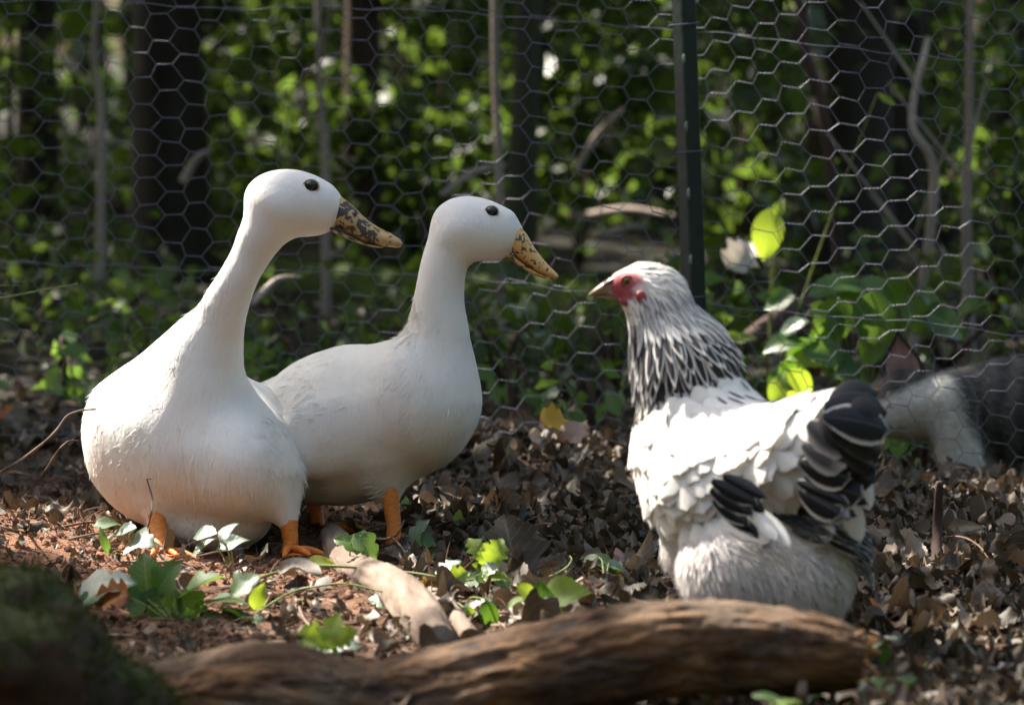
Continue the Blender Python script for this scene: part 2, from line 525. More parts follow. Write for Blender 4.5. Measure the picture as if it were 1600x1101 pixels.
def vcol_mat(name, rough=0.7, spec=0.3, bump=0.3, bscale=70, **k):
    m, nt, out = new_mat(name); t = NT(nt)
    c = t.attr('Col', 'Color'); n = t.noise(t.coord(), bscale, 5, 0.65)
    c = t.mix(t.math('MULTIPLY', n, 0.35), c, (0.0, 0.0, 0.0))
    t.princ(out, c, rough, spec, t.bump(n, bump, 0.004), **k); return m
M['hen_body'] = vcol_mat('hen_skin_and_down')
M['fur'] = vcol_mat('tabby_fur', 0.8, 0.2, 0.6, 110, **{'Sheen Weight': 0.2})
M['red_skin'] = simple_mat('red_face_skin', (0.30, 0.055, 0.06), 0.5, 0.4, 0.35, 220, 0.6)
M['beak'] = simple_mat('horn_beak', (0.20, 0.135, 0.08), 0.3, 0.5, 0.3, 60)
M['beak_dark'] = simple_mat('dark_horn_beak', (0.06, 0.045, 0.04), 0.25, 0.6, 0.3, 60)
M['hen_eye'] = simple_mat('amber_eye', (0.24, 0.13, 0.035), 0.08, 0.6)
M['claw_leg'] = simple_mat('yellow_leg', (0.5, 0.3, 0.08), 0.5, 0.4, 0.2, 60)

M['wire'] = simple_mat('galvanised_wire', (0.18, 0.18, 0.22), 0.52, 0.5, 0.3, 200, Metallic=0.6)
M['post'] = simple_mat('dark_green_post_paint', (0.005, 0.018, 0.018), 0.38, 0.5, 0.4, 50, 0.25)
M['post_wear'] = simple_mat('scuffed_post_paint', (0.16, 0.20, 0.17), 0.6, 0.4, 0.4, 120)

G = {}
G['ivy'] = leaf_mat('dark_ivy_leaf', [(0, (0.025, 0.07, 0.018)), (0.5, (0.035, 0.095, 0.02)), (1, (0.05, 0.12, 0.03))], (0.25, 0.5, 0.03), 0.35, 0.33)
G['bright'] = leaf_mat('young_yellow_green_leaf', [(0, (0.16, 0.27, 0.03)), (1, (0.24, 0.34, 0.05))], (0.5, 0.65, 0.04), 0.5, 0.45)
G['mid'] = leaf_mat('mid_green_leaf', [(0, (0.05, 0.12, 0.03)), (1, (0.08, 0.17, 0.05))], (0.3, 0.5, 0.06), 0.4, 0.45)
G['glare'] = leaf_mat('shiny_silvery_leaf', [(0, (0.10, 0.16, 0.10)), (1, (0.16, 0.22, 0.15))], (0.3, 0.45, 0.15), 0.15, 0.22, 1.0)  # glossy leaf, base colour lightened to add to the sun's glare
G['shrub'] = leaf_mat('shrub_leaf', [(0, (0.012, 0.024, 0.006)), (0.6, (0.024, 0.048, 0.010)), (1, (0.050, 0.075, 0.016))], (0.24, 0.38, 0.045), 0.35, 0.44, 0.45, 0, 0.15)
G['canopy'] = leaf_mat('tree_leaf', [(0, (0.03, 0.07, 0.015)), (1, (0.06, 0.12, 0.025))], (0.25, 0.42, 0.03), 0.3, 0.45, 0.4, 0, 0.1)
G['dead'] = leaf_mat('dead_brown_leaf', [(0, (0.030, 0.017, 0.010)), (0.4, (0.085, 0.047, 0.029)), (0.7, (0.150, 0.094, 0.063)), (0.92, (0.21, 0.155, 0.118)), (1, (0.38, 0.31, 0.26))], (0.22, 0.14, 0.08), 0.08, 0.55, 0.4, 0.25, 0.7)
G['yellow'] = leaf_mat('yellow_fallen_leaf', [(0, (0.6, 0.33, 0.02)), (1, (0.65, 0.38, 0.03))], (0.8, 0.45, 0.03), 0.3, 0.5)
G['orange'] = leaf_mat('orange_fallen_leaf', [(0, (0.42, 0.11, 0.02)), (1, (0.5, 0.15, 0.03))], (0.7, 0.22, 0.03), 0.3, 0.5)
G['pale'] = leaf_mat('pale_dry_leaf', [(0, (0.55, 0.50, 0.43)), (1, (0.62, 0.57, 0.50))], (0.6, 0.5, 0.4), 0.3, 0.5)
G['raw_wood'] = bark_mat('raw_splintered_wood', (0.14, 0.07, 0.03), (0.50, 0.28, 0.11), 30, stretch=(0.2, 1, 1), bump=0.5, bd=0.004)
G['pink'] = leaf_mat('pale_pink_fallen_leaf', [(0, (0.40, 0.24, 0.20)), (1, (0.48, 0.32, 0.26))], (0.6, 0.35, 0.25), 0.3, 0.5)
G['stem'] = simple_mat('green_stem', (0.16, 0.20, 0.05), 0.5, 0.4, 0.3, 60)
G['twig'] = bark_mat('dry_twig', (0.08, 0.05, 0.035), (0.34, 0.25, 0.18), 60, stretch=(1, 1, 1), bump=0.4, bd=0.002)
G['root'] = bark_mat('root_fibre', (0.06, 0.035, 0.022), (0.22, 0.13, 0.085), 60, stretch=(1, 1, 1), bump=0.3, bd=0.002)
G['trunk_dark'] = bark_mat('dark_bark', (0.016, 0.013, 0.010), (0.065, 0.052, 0.042), 12)
G['trunk_brown'] = bark_mat('brown_bark', (0.03, 0.018, 0.014), (0.11, 0.068, 0.052), 12)
G['trunk_grey'] = bark_mat('grey_green_bark', (0.035, 0.036, 0.024), (0.10, 0.10, 0.07), 10)
G['trunk_pale'] = bark_mat('pale_pinkish_bark', (0.20, 0.15, 0.12), (0.50, 0.41, 0.35), 12)
def log_mat():
    m, nt, out = new_mat('rotten_log_bark'); t = NT(nt)
    a = t.noise(t.coord((0.42, 1, 1)), 20, 8, 0.7, 0.8); b = t.noise(t.coord((0.7, 1, 1)), 9, 5, 0.6, 0.8); c3 = t.noise(t.coord((0.6, 1, 1)), 70, 4, 0.7)
    c = t.ramp(a, [(0.36, (0.016, 0.009, 0.006)), (0.46, (0.062, 0.033, 0.017)), (0.55, (0.115, 0.062, 0.030)), (0.70, (0.25, 0.135, 0.06))])
    c = t.mix(t.ramp(b, [(0.46, (0, 0, 0)), (0.60, (1, 1, 1))]), c, t.ramp(a, [(0.38, (0.045, 0.030, 0.021)), (0.62, (0.155, 0.108, 0.072))]))
    c = t.mix(t.ramp(c3, [(0.60, (0, 0, 0)), (0.68, (0.8, 0.8, 0.8))]), c, (0.016, 0.010, 0.007))
    h = t.math('ADD', t.math('MULTIPLY', a, 1.0), t.math('MULTIPLY', c3, 0.35))
    t.princ(out, c, 0.85, 0.25, t.bump(h, 0.7, 0.009)); return m
G['log'] = log_mat()
G['log_moss'] = bark_mat('mossy_log_bark', (0.012, 0.009, 0.006), (0.05, 0.034, 0.022), 14, moss=(0.045, 0.072, 0.010), moss_amt=1.08, stretch=(0.2, 1, 1))
G['wood'] = bark_mat('weathered_pale_wood', (0.07, 0.045, 0.033), (0.31, 0.235, 0.18), 30, stretch=(1, 0.12, 1), bump=0.6, bd=0.006)
G['moss'] = bark_mat('mossy_soil_hump', (0.014, 0.009, 0.005), (0.065, 0.038, 0.021), 20, moss=(0.022, 0.030, 0.006), moss_amt=0.42, stretch=(1, 1, 1), bd=0.02)

def ground_mat():
    m, nt, out = new_mat('woodland_soil'); t = NT(nt)
    co = t.coord(kind='Object')
    a = t.noise(co, 7, 6, 0.6); b = t.noise(co, 60, 5, 0.7); c3 = t.noise(co, 220, 3, 0.7)
    f = t.math('ADD', t.math('MULTIPLY', a, 0.4), t.math('ADD', t.math('MULTIPLY', b, 0.35), t.math('MULTIPLY', c3, 0.25)))
    c = t.ramp(f, [(0.34, (0.020, 0.012, 0.008)), (0.5, (0.065, 0.038, 0.025)), (0.62, (0.13, 0.078, 0.052)), (0.72, (0.22, 0.15, 0.11))])
    red = t.attr('red')
    c = t.mix(t.math('MULTIPLY', red, 0.8), c, t.ramp(f, [(0.36, (0.07, 0.030, 0.017)), (0.52, (0.32, 0.155, 0.090)), (0.68, (0.52, 0.30, 0.19))]))
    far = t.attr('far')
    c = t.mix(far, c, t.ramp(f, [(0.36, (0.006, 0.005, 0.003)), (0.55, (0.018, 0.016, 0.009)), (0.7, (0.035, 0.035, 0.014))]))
    t.princ(out, c, 0.9, 0.2, t.bump(f, 0.9, 0.012)); return m
M['soil'] = ground_mat()

# ------------------------------------------------------------------ ground
def fence_y(x):
    """distance of the netting at sideways position x"""
    return 6.0 - 0.19 * x
def ground_z(x, y):
    x = np.asarray(x, float); y = np.asarray(y, float)
    p = np.stack([x, y, np.zeros_like(x)], -1).reshape(-1, 3)
    near = np.clip((9 - y) / 2, 0, 1) * np.clip((3.0 - np.abs(x)) / 1.0, 0, 1)
    z = 0.012 * fbm(p * 3.0, 3, 3).reshape(x.shape) * 1.5 + near * (0.012 * fbm(p * 16, 3, 5).reshape(x.shape) + 0.006 * fbm(p * 60, 2, 9).reshape(x.shape))
    # humus hump at the near left, small dip where the cat stands, gentle rise far back
    z = z + 0.055 * np.exp(-(((x + 0.80) / 0.22) ** 2 + ((y - 5.0) / 0.30) ** 2))
    z = z + 0.04 * np.exp(-(((x + 0.05) / 0.25) ** 2 + ((y - 6.1) / 0.22) ** 2))
    z = z - 0.05 * np.exp(-(((x - 0.85) / 0.35) ** 2 + ((y - 6.3) / 0.35) ** 2))
    for fx, fy, fh in ((-0.483, 4.915, 0.013), (-0.302, 4.925, 0.013), (-0.160, 5.03, 0.012), (-0.275, 5.15, 0.008)):
        z = z + fh * np.exp(-(((x - fx) / 0.055) ** 2 + ((y - fy) / 0.032) ** 2))
    z = z + np.clip(y - 9, 0, 60) * 0.012
    z = z + 0.12 * np.clip((y - 9) / 6, 0, 1) * fbm(p * 0.7, 3, 21).reshape(x.shape)
    return z
def axis_pts(segs):
    out = []
    for a, b, s in segs: out.append(np.arange(a, b, s))
    return np.concatenate(out)
gx = axis_pts([(-60, -12, 4), (-12, -3, 0.5), (-3, -1.1, 0.1), (-1.1, 1.1, 0.011), (1.1, 3, 0.1), (3, 12, 0.5), (12, 60.1, 4)])
gy = axis_pts([(-40, -6, 4), (-6, 2, 0.5), (2, 3.6, 0.1), (3.6, 6.6, 0.012), (6.6, 9, 0.05), (9, 20, 0.4), (20, 100.1, 4)])
GX, GY = np.meshgrid(gx, gy, indexing='ij')
GZ = ground_z(GX, GY)
V = np.stack([GX, GY, GZ], -1).reshape(-1, 3)
i = np.arange(len(gx) - 1)[:, None] * len(gy); j = np.arange(len(gy) - 1)[None]
Q = np.stack([i + j, i + len(gy) + j, i + len(gy) + j + 1, i + j + 1], -1).reshape(-1, 4)
red = np.exp(-(((GX + 0.55) / 0.42) ** 2 + ((GY - 4.85) / 0.42) ** 2)).ravel()
red = np.clip(red * 1.6 + 0.3 * fbm(V * 6, 2, 4), 0, 1)
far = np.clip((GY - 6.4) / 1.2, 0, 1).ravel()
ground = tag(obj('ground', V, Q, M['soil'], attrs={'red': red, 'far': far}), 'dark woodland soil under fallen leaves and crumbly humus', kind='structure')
def gz(x, y):
    return float(ground_z(np.array([x]), np.array([y]))[0])
def on_ground(px, py):
    """where the sight line of a pixel meets the ground"""
    d = F_PX * CAM_H / max(py - 96.0, 5)
    for _ in range(6):
        q = P(px, py, d)
        z = gz(q[0], q[1])
        d = F_PX * (CAM_H - z) / max(py - 96.0, 5)
    return P(px, py, d)

# ------------------------------------------------------------------ leaves: outlines
def leaf_outline(kind, n=30):
    t = np.linspace(0, 1, n)                      # base -> tip along one side
    if kind == 'oval':
        w = 0.30 * np.sin(np.pi * t ** 0.85) ** 0.8
    elif kind == 'serrate':
        w = 0.36 * np.sin(np.pi * t ** 0.75) ** 0.75 * (1 + 0.10 * (np.arange(n) % 2) - 0.05)
    elif kind == 'ivy':
        w = 0.44 * np.sin(np.pi * t ** 0.62) ** 0.7 * (0.72 + 0.42 * np.abs(np.cos(2.6 * np.pi * t)))
    elif kind == 'lobed':
        w = 0.46 * np.sin(np.pi * t ** 0.7) ** 0.7 * (0.55 + 0.5 * np.abs(np.sin(3.5 * np.pi * t))) * (1 + 0.08 * (np.arange(n) % 2))
    else:                                          # narrow
        w = 0.16 * np.sin(np.pi * t ** 0.9) ** 0.8
    w[0] = w[-1] = 0.004
    return t, w

def leaf_shape(kind, n=16, fold=0.25, curl=0.3, wave=0.04, twist=0.0, seed=0):
    """unit-length leaf in the xy plane (tip at +y, upper face +z): verts, faces, uv"""
    r = np.random.default_rng(seed)
    t, w = leaf_outline(kind, n)
    cols = np.array([-1, -0.5, 0, 0.5, 1.0])
    X = w[:, None] * cols[None]
    Y = t[:, None] * np.ones((1, 5))
    if kind == 'ivy' or kind == 'lobed':           # side lobes sweep forward
        Y = Y + 0.10 * np.abs(X) * np.sin(np.pi * t)[:, None]
    a = r.uniform(0, 6.28, 3)
    Z = fold * np.abs(X) - curl * (Y - 0.3) ** 2 + wave * np.sin(7 * Y + a[0]) * np.sign(cols)[None] * np.abs(cols)[None]
    Z = Z + twist * X * (Y - 0.5) * 2 + 0.5 * wave * np.sin(9 * X + a[1] + 5 * Y)
    V = np.stack([X, Y, Z], -1).reshape(-1, 3)
    i = np.arange(n - 1)[:, None] * 5; j = np.arange(4)[None]
    Q = np.stack([i + j, i + j + 1, i + 5 + j + 1, i + 5 + j], -1).reshape(-1, 4)
    uv = np.stack([np.broadcast_to(0.5 + 0.5 * cols[None] * (w[:, None] / 0.46), X.shape), Y], -1).reshape(-1, 2)
    return V, Q, uv

LEAF_ME = {}
def leaf_mesh(kind, mat_key, seed=0, **k):
    key = (kind, mat_key, seed, tuple(sorted(k.items())))
    if key not in LEAF_ME:
        n = {'oval': 9, 'narrow': 8, 'serrate': 15, 'ivy': 13, 'lobed': 17}[kind]
        V, Q, uv = leaf_shape(kind, n, seed=seed, **k)
        LEAF_ME[key] = make_mesh(kind + '_leaf', V, Q, G[mat_key], uv=uv)
    return LEAF_ME[key]

def basis(tip, normal, size, pos):
    y = nrm(tip); z = nrm(np.asarray(normal, float) - y * (np.asarray(normal, float) @ y)); x = np.cross(y, z)
    m = np.eye(4); m[:3, 0], m[:3, 1], m[:3, 2], m[:3, 3] = x * size, y * size, z * size, pos
    return Matrix(m.tolist())

VIEW = nrm(np.array([0, -1.0, 0.08]))
HALF = nrm(SUN + VIEW)
def img_dir(deg, away=0.0):
    """direction seen at an angle in the picture (0 right, 90 up), leaning away from the viewer"""
    a = RAD(deg)
    return nrm(np.array([math.cos(a), away, math.sin(a)]))

# batch of transformed copies of a template, joined
def scatter(template, pos, tip, normal, size, rnd=None):
    V, Q, uv = template
    y = nrm(tip); z = nrm(normal - y * np.sum(normal * y, 1, keepdims=True)); x = np.cross(y, z)
    n, m = len(pos), len(V)
    size = np.asarray(size, float)
    if size.ndim == 1: size = np.repeat(size[:, None], 3, 1)
    W = (V[None, :, 0, None] * x[:, None] * size[:, None, 0:1] + V[None, :, 1, None] * y[:, None] * size[:, None, 1:2]
         + V[None, :, 2, None] * z[:, None] * size[:, None, 2:3] + pos[:, None])
    F = (Q[None] + (np.arange(n) * m)[:, None, None]).reshape(-1, Q.shape[1])
    rnd = rng.random(n) if rnd is None else rnd
    return W.reshape(-1, 3), F, np.tile(uv, (n, 1)), np.repeat(rnd, m)

def rand_dirs(n):
    return nrm(rng.normal(size=(n, 3)))

def join(parts):
    Vs, Fs, U, R, o = [], [], [], [], 0
    for V, F, uv, r in parts:
        Vs.append(V); Fs.append(F + o); U.append(uv); R.append(r); o += len(V)
    return np.vstack(Vs), Fs, np.vstack(U), np.concatenate(R)

# a cheap leaf: two bent halves
CHEAP = (np.array([[0, 0, 0], [-0.30, 0.42, 0.08], [0, 0.5, 0], [0.30, 0.42, 0.08], [0, 1.0, -0.12]]),
         np.array([[0, 2, 1], [0, 3, 2], [1, 2, 4], [2, 3, 4]]), np.array([[0.5, 0], [0.1, 0.42], [0.5, 0.5], [0.9, 0.42], [0.5, 1]]))


# ================================================================== structure: fence
def fence_sag(x):
    return np.interp(x, [-2.5, -0.88, -0.1, 0.31, 0.82, 2.5], [0.03, 0.02, 0.0, -0.037, -0.085, -0.20])
def fence_pt(x, v):
    x = np.asarray(x, float); v = np.asarray(v, float)
    p = np.stack([x * 2.2, v * 2.2, np.zeros_like(x)], -1).reshape(-1, 3)
    wob = fbm(p, 2, 33).reshape(x.shape); wob2 = fbm(p * 3.1, 2, 41).reshape(x.shape)
    low = np.clip(0.22 - v, 0, 1)
    return np.stack([x + 0.015 * wob2, fence_y(x) + 0.03 * wob + 0.25 * low * wob2, v + fence_sag(x) + 0.013 * fbm(p * 2 + 9, 2, 51).reshape(x.shape)], -1)

fence = thing('wire_fence', (0.0, 6.0, 0.0), 'galvanised hexagonal chicken wire fence with dark green metal post behind the birds', 'fence')
CP, RP, TW = 0.0412, 0.0413, 0.0275            # column pitch, row pitch, length of a twist
cols = np.arange(-34, 34); rows = np.arange(1, 27)
single, twist = MB(), MB()
cc, rr = np.meshgrid(cols, rows, indexing='ij'); cc, rr = cc.ravel(), rr.ravel()
jit = lambda n, s: (rng.random((n, 2)) - 0.5) * s
xs = cc * CP; vsv = rr * RP + (cc % 2) * RP / 2
J = jit(len(cc), 0.0065); xs = xs + J[:, 0]; vsv = vsv + J[:, 1]
tilt = (rng.random(len(cc)) - 0.5) * 0.003
A2 = np.stack([xs - TW / 2, vsv - tilt], 1); B2 = np.stack([xs + TW / 2, vsv + tilt], 1)
at = {(c, r): k for k, (c, r) in enumerate(zip(cc, rr))}
def fence_dir(a3, b3):
    return nrm(b3 - a3)
def tubes_between(mb, A, B, rad, sides=4):
    """straight wires, all in one go"""
    D = nrm(B - A); ref = np.array([0.05, 1.0, 0.02])
    N = nrm(np.cross(D, ref)); Bn = np.cross(D, N)
    th = np.arange(sides) * 2 * np.pi / sides + 0.4
    ring = (np.cos(th)[None, :, None] * N[:, None] + np.sin(th)[None, :, None] * Bn[:, None]) * rad
    W = np.stack([A[:, None] + ring, B[:, None] + ring], 1)
    n = len(A); k = np.arange(sides); k2 = (k + 1) % sides
    q = np.stack([k, k2, sides + k2, sides + k], 1)
    F = (q[None] + (np.arange(n) * 2 * sides)[:, None, None]).reshape(-1, 4)
    mb.add(W.reshape(-1, 3), F, 0.3)
A3 = fence_pt(A2[:, 0], A2[:, 1]); B3 = fence_pt(B2[:, 0], B2[:, 1])
ends_a, ends_b = [], []
for (c, r), k in at.items():
    for dr in ((0, -1) if c % 2 == 0 else (0, 1)):
        q = at.get((c + 1, r + dr))
        if q is not None:
            ends_a.append(k); ends_b.append(q)
WIRE = 0.00058
tubes_between(single, B3[ends_a], A3[ends_b], WIRE * 1.15)
nt_ = 9
tt = np.linspace(0, 1, nt_)
for s in (0, 1):                                # two strands wound round each other
    ph = 2 * np.pi * 2.25 * tt + s * np.pi
    D = nrm(B3 - A3); U = nrm(np.cross(D, np.array([0, 1.0, 0]))); W2 = np.cross(D, U)
    rr_ = WIRE * 0.95
    C = A3[:, None] + (B3 - A3)[:, None] * tt[None, :, None] + rr_ * (np.cos(ph)[None, :, None] * U[:, None] + np.sin(ph)[None, :, None] * W2[:, None])
    for a in range(nt_ - 1):
        tubes_between(twist, C[:, a], C[:, a + 1], WIRE, 3)
V, f, a = single.get(); V2, f2, a2 = twist.get()
fm = MB(); fm.add(V, f, 0.2); fm.add(V2, f2, 0.2)
obj_mb('wire_netting', fm, M['wire'], fence)
for v in (0.325, 0.76):
    x = np.linspace(-1.4, 1.4, 170)
    path = fence_pt(x, np.full_like(x, v) + 0.0016 * np.sin(x * 61))
    path[:, 1] -= 0.003
    obj('line_wire', *tube(path, 0.0008, 5), M['wire'], fence)
x = np.linspace(-1.4, 1.4, 150)
path = fence_pt(x, 0.038 + 0.008 * np.sin(x * 9) + 0.004 * np.sin(x * 23)); path[:, 1] -= 0.003
obj('line_wire', *tube(path, 0.0008, 5), M['wire'], fence)
# post: steel angle, ridge towards the clearing
p0, p1 = P(1067, 0, 5.90), P(1083, 470, 5.90)
ax = nrm(p0 - p1); low = p1 + (p1 - p0) * ((p1[2] + 0.25) / (p0[2] - p1[2])); top = p1 + ax * 0.95
prof = np.array([[-0.0215, 0.012], [-0.0215, 0.0085], [-0.004, -0.007], [0.0, -0.0095], [0.004, -0.007], [0.0215, 0.0085], [0.0215, 0.012], [0.004, -0.002], [0, -0.003], [-0.004, -0.002]])
prof[:, 0] *= 0.9
side = np.array([1.0, -0.19, 0]); side = nrm(side - ax * (side @ ax)); back = nrm(np.cross(ax, side))
n = 40; hs = np.linspace(0, 1, n)
V = np.concatenate([(low + (top - low) * h) + prof[:, :1] * side + prof[:, 1:] * back for h in hs])
m = len(prof); i = np.arange(n - 1)[:, None] * m; j = np.arange(m)[None]; k = (j + 1) % m
Q = np.stack([i + j, i + k, i + m + k, i + m + j], -1).reshape(-1, 4)
post = obj('fence_post', V, [Q, np.array([list(range(m))[::-1]]), np.array([[(n - 1) * m + q for q in range(m)]])], M['post'], fence, smooth=False)
post['label'] = 'dark green ridged metal fence post'
for h in np.arange(0.02, 1.0, 0.108):
    c = top - ax * h - back * 0.0105
    path = [c - ax * 0.009 + back * 0.002, c - ax * 0.004 - back * 0.003, c + ax * 0.004 - back * 0.003, c + ax * 0.009 + back * 0.002]
    obj('post_lug', *tube(path, [0.0015, 0.0028, 0.0028, 0.0015], 6), M['post_wear'], post)

for v in (0.33, 0.565, 0.77):                    # wire ties round the post
    c = low + ax * ((v - 0.03 - low[2]) / ax[2]); th = np.linspace(0, 2 * np.pi * 1.6, 40)
    ring = c + np.cos(th)[:, None] * side * 0.0245 + np.sin(th)[:, None] * back * 0.015 + np.linspace(-0.004, 0.004, 40)[:, None] * ax
    obj('wire_tie', *tube(ring, 0.0008, 5), M['wire'], fence)

# ================================================================== structure: fallen wood
def rough_tube(path, rad, n, sides, seed, amp, grain=0.0, fine=0.0, flat=None):
    path = smooth_path(path, n); rad = np.interp(np.linspace(0, 1, n), np.linspace(0, 1, len(rad)), rad)
    V, F = tube(path, 1.0, sides)
    c = np.repeat(path, sides, 0); N = V[:-2] - c
    L = np.concatenate([[0], np.cumsum(np.linalg.norm(np.diff(path, axis=0), axis=1))])
    l = np.repeat(L, sides); R = np.repeat(rad, sides)
    q = np.stack([l * 4, N[:, 1] * 1.2, N[:, 2] * 1.2], 1)
    q2 = np.stack([l * 15, N[:, 1] * 7, N[:, 2] * 7], 1); q3 = np.stack([l * 70, N[:, 1] * 9, N[:, 2] * 9], 1)
    d = 1 + amp * fbm(q, 4, seed) + grain * fbm(q2, 4, seed + 5) + fine * fbm(q3, 3, seed + 9)
    V[:-2] = c + N * (R * d)[:, None]
    return V, F

D_LOG = 3.72
log_path = [P(120, 1122, 3.80), P(300, 1105, 3.78), P(420, 1092, D_LOG), P(580, 1112, D_LOG), P(800, 1068, D_LOG), P(980, 1022, D_LOG), P(1120, 1010, D_LOG), P(1230, 1016, D_LOG), P(1300, 1024, D_LOG), P(1345, 1030, D_LOG)]
log_rad = np.array([60, 84, 88, 74, 80, 76, 74, 68, 58, 46]) * PX(D_LOG)
V, F = rough_tube(log_path, log_rad, 420, 120, 3, 0.15, 0.10, 0.06)
log = obj('fallen_log', V, F, G['log'])
tag(log, 'dark rotting brown log lying across the ground in front of the hen', 'log')
# splinters where the end broke off
for k in range(16):
    a = P(1300 + rng.uniform(-25, 20), 985 + rng.uniform(0, 60), D_LOG + rng.uniform(-0.02, 0.02))
    b = P(1358 + rng.uniform(-20, 22), 988 + k * 5.5 + rng.uniform(-8, 8), D_LOG + rng.uniform(-0.03, 0.03))
    V, F = rough_tube([a, (a + b) / 2 + np.array([0, 0, 0.002]), b], np.array([13, 9, 1.5]) * PX(D_LOG), 12, 8, k, 0.2, 0.2)
    obj('splinter', V, F, G['raw_wood'], log)
# humped mossy earth at the near left
pr = [(ell((20, 1075, 3.52), (170, 165, 230), -14), 0.05), (ell((165, 1120, 3.60), (115, 92, 170), -20), 0.05)]
V, F, N = surface(pr, 0.009, warp=lambda p: 0.040 * fbm(p * 8, 3, 8) + 0.016 * fbm(p * 30, 3, 12))
hump = obj('moss_hummock', V, F, G['moss'])
tag(hump, 'dark mossy hump of rotten wood and earth beside the log', 'moss')
# moss tufts on it
sel = rng.choice(len(V), 4200); sel = sel[N[sel, 2] > 0.0]
TUFT = (np.array([[-0.09, 0, 0], [0.09, 0, 0], [0, 1, 0]]), np.array([[0, 1, 2]]), np.array([[0.4, 0], [0.6, 0], [0.5, 1]]))
w = scatter(TUFT, V[sel], nrm(N[sel] + 0.9 * rng.normal(size=(len(sel), 3))), rand_dirs(len(sel)), rng.uniform(0.008, 0.022, len(sel)))
o = obj('moss_tufts', w[0], w[1], leaf_mat('moss_frond', [(0, (0.010, 0.014, 0.004)), (1, (0.025, 0.034, 0.008))], (0.08, 0.12, 0.02), 0.3, 0.7, 0.2, 0, 0), hump, uv=w[2], attrs={'rnd': w[3]}); o['kind'] = 'stuff'

# pale barkless branch lying beside the ducks, and a smaller piece by it
a, b = on_ground(520, 868), on_ground(688, 1030)
up = lambda p, h: p + np.array([0, 0, h])
V, F = rough_tube([up(a, 0.024), up(a * 0.7 + b * 0.3, 0.022) + np.array([-0.014, 0, 0]), up(a * 0.4 + b * 0.6, 0.024) + np.array([0.010, 0, 0]), up(b, 0.018)], [0.020, 0.021, 0.022, 0.026, 0.026, 0.022], 160, 48, 21, 0.16, 0.16, 0.05)
pb = obj('branch_piece', V, F, G['wood'])
tag(pb, 'thick pale barkless branch piece lying on soil in front of the ducks', 'branch')
for (t, ang) in ((0.5, 0.8), (0.25, -0.6)):
    c = up(a * (1 - t) + b * t, 0.035); V, F = rough_tube([c, c + np.array([0.012 * ang, -0.006, 0.012])], [0.008, 0.004], 8, 10, 4, 0.1)
    obj('knot', V, F, G['wood'], pb)
a, b = on_ground(668, 930), on_ground(735, 1010)
V, F = rough_tube([up(a, 0.010), up((a + b) / 2, 0.013), up(b, 0.010)], [0.009, 0.013, 0.012], 50, 22, 31, 0.14, 0.14, 0.03)
tag(obj('bark_chunk', V, F, G['wood']), 'short reddish chunk of broken wood beside the pale branch', 'wood chunk')
# dark curled bark slab next to the branch
a, b = on_ground(575, 893), on_ground(640, 968)
V, F = rough_tube([up(a, 0.008), up((a + b) / 2, 0.016), up(b, 0.006)], [0.012, 0.020, 0.010], 40, 20, 37, 0.2, 0.2, 0.03)
tag(obj('bark_slab', V, F, G['trunk_brown']), 'dark brown bark slab lying just right of the pale branch', 'bark')

# mossy fallen trunk beyond the fence
mp = [P(-260, 375, 12.6), P(60, 398, 12.0), P(330, 425, 11.2), P(560, 455, 10.3), P(800, 480, 9.6), P(1020, 505, 9.0), P(1120, 520, 8.7)]
V, F = rough_tube(mp, np.array([36, 36, 40, 44, 50, 50, 40]) * PX(10.0), 200, 40, 51, 0.16, 0.16, 0.04)
mlog = obj('mossy_trunk', V, F, G['log_moss'])
tag(mlog, 'long mossy fallen trunk lying on the forest floor beyond the fence', 'fallen trunk')
sel_n = 9000
t = rng.random(sel_n); P_ = smooth_path(mp, 200); idx = (t * 199).astype(int); th = rng.uniform(-1.2, 1.2, sel_n)
rad_ = np.interp(t, np.linspace(0, 1, 7), np.array([36, 36, 40, 44, 50, 50, 40]) * PX(10.0))
off = np.stack([np.zeros(sel_n), -np.sin(th), np.cos(th)], 1)
w = scatter(TUFT, P_[idx] + off * rad_[:, None] * 1.0, nrm(off + 0.8 * rng.normal(size=(sel_n, 3))), rand_dirs(sel_n), rng.uniform(0.012, 0.035, sel_n))
o = obj('moss_cover', w[0], w[1], leaf_mat('log_moss_frond', [(0, (0.012, 0.020, 0.004)), (1, (0.030, 0.045, 0.008))], (0.10, 0.15, 0.02), 0.3, 0.7, 0.2, 0, 0), mlog, uv=w[2], attrs={'rnd': w[3]}); o['kind'] = 'stuff'

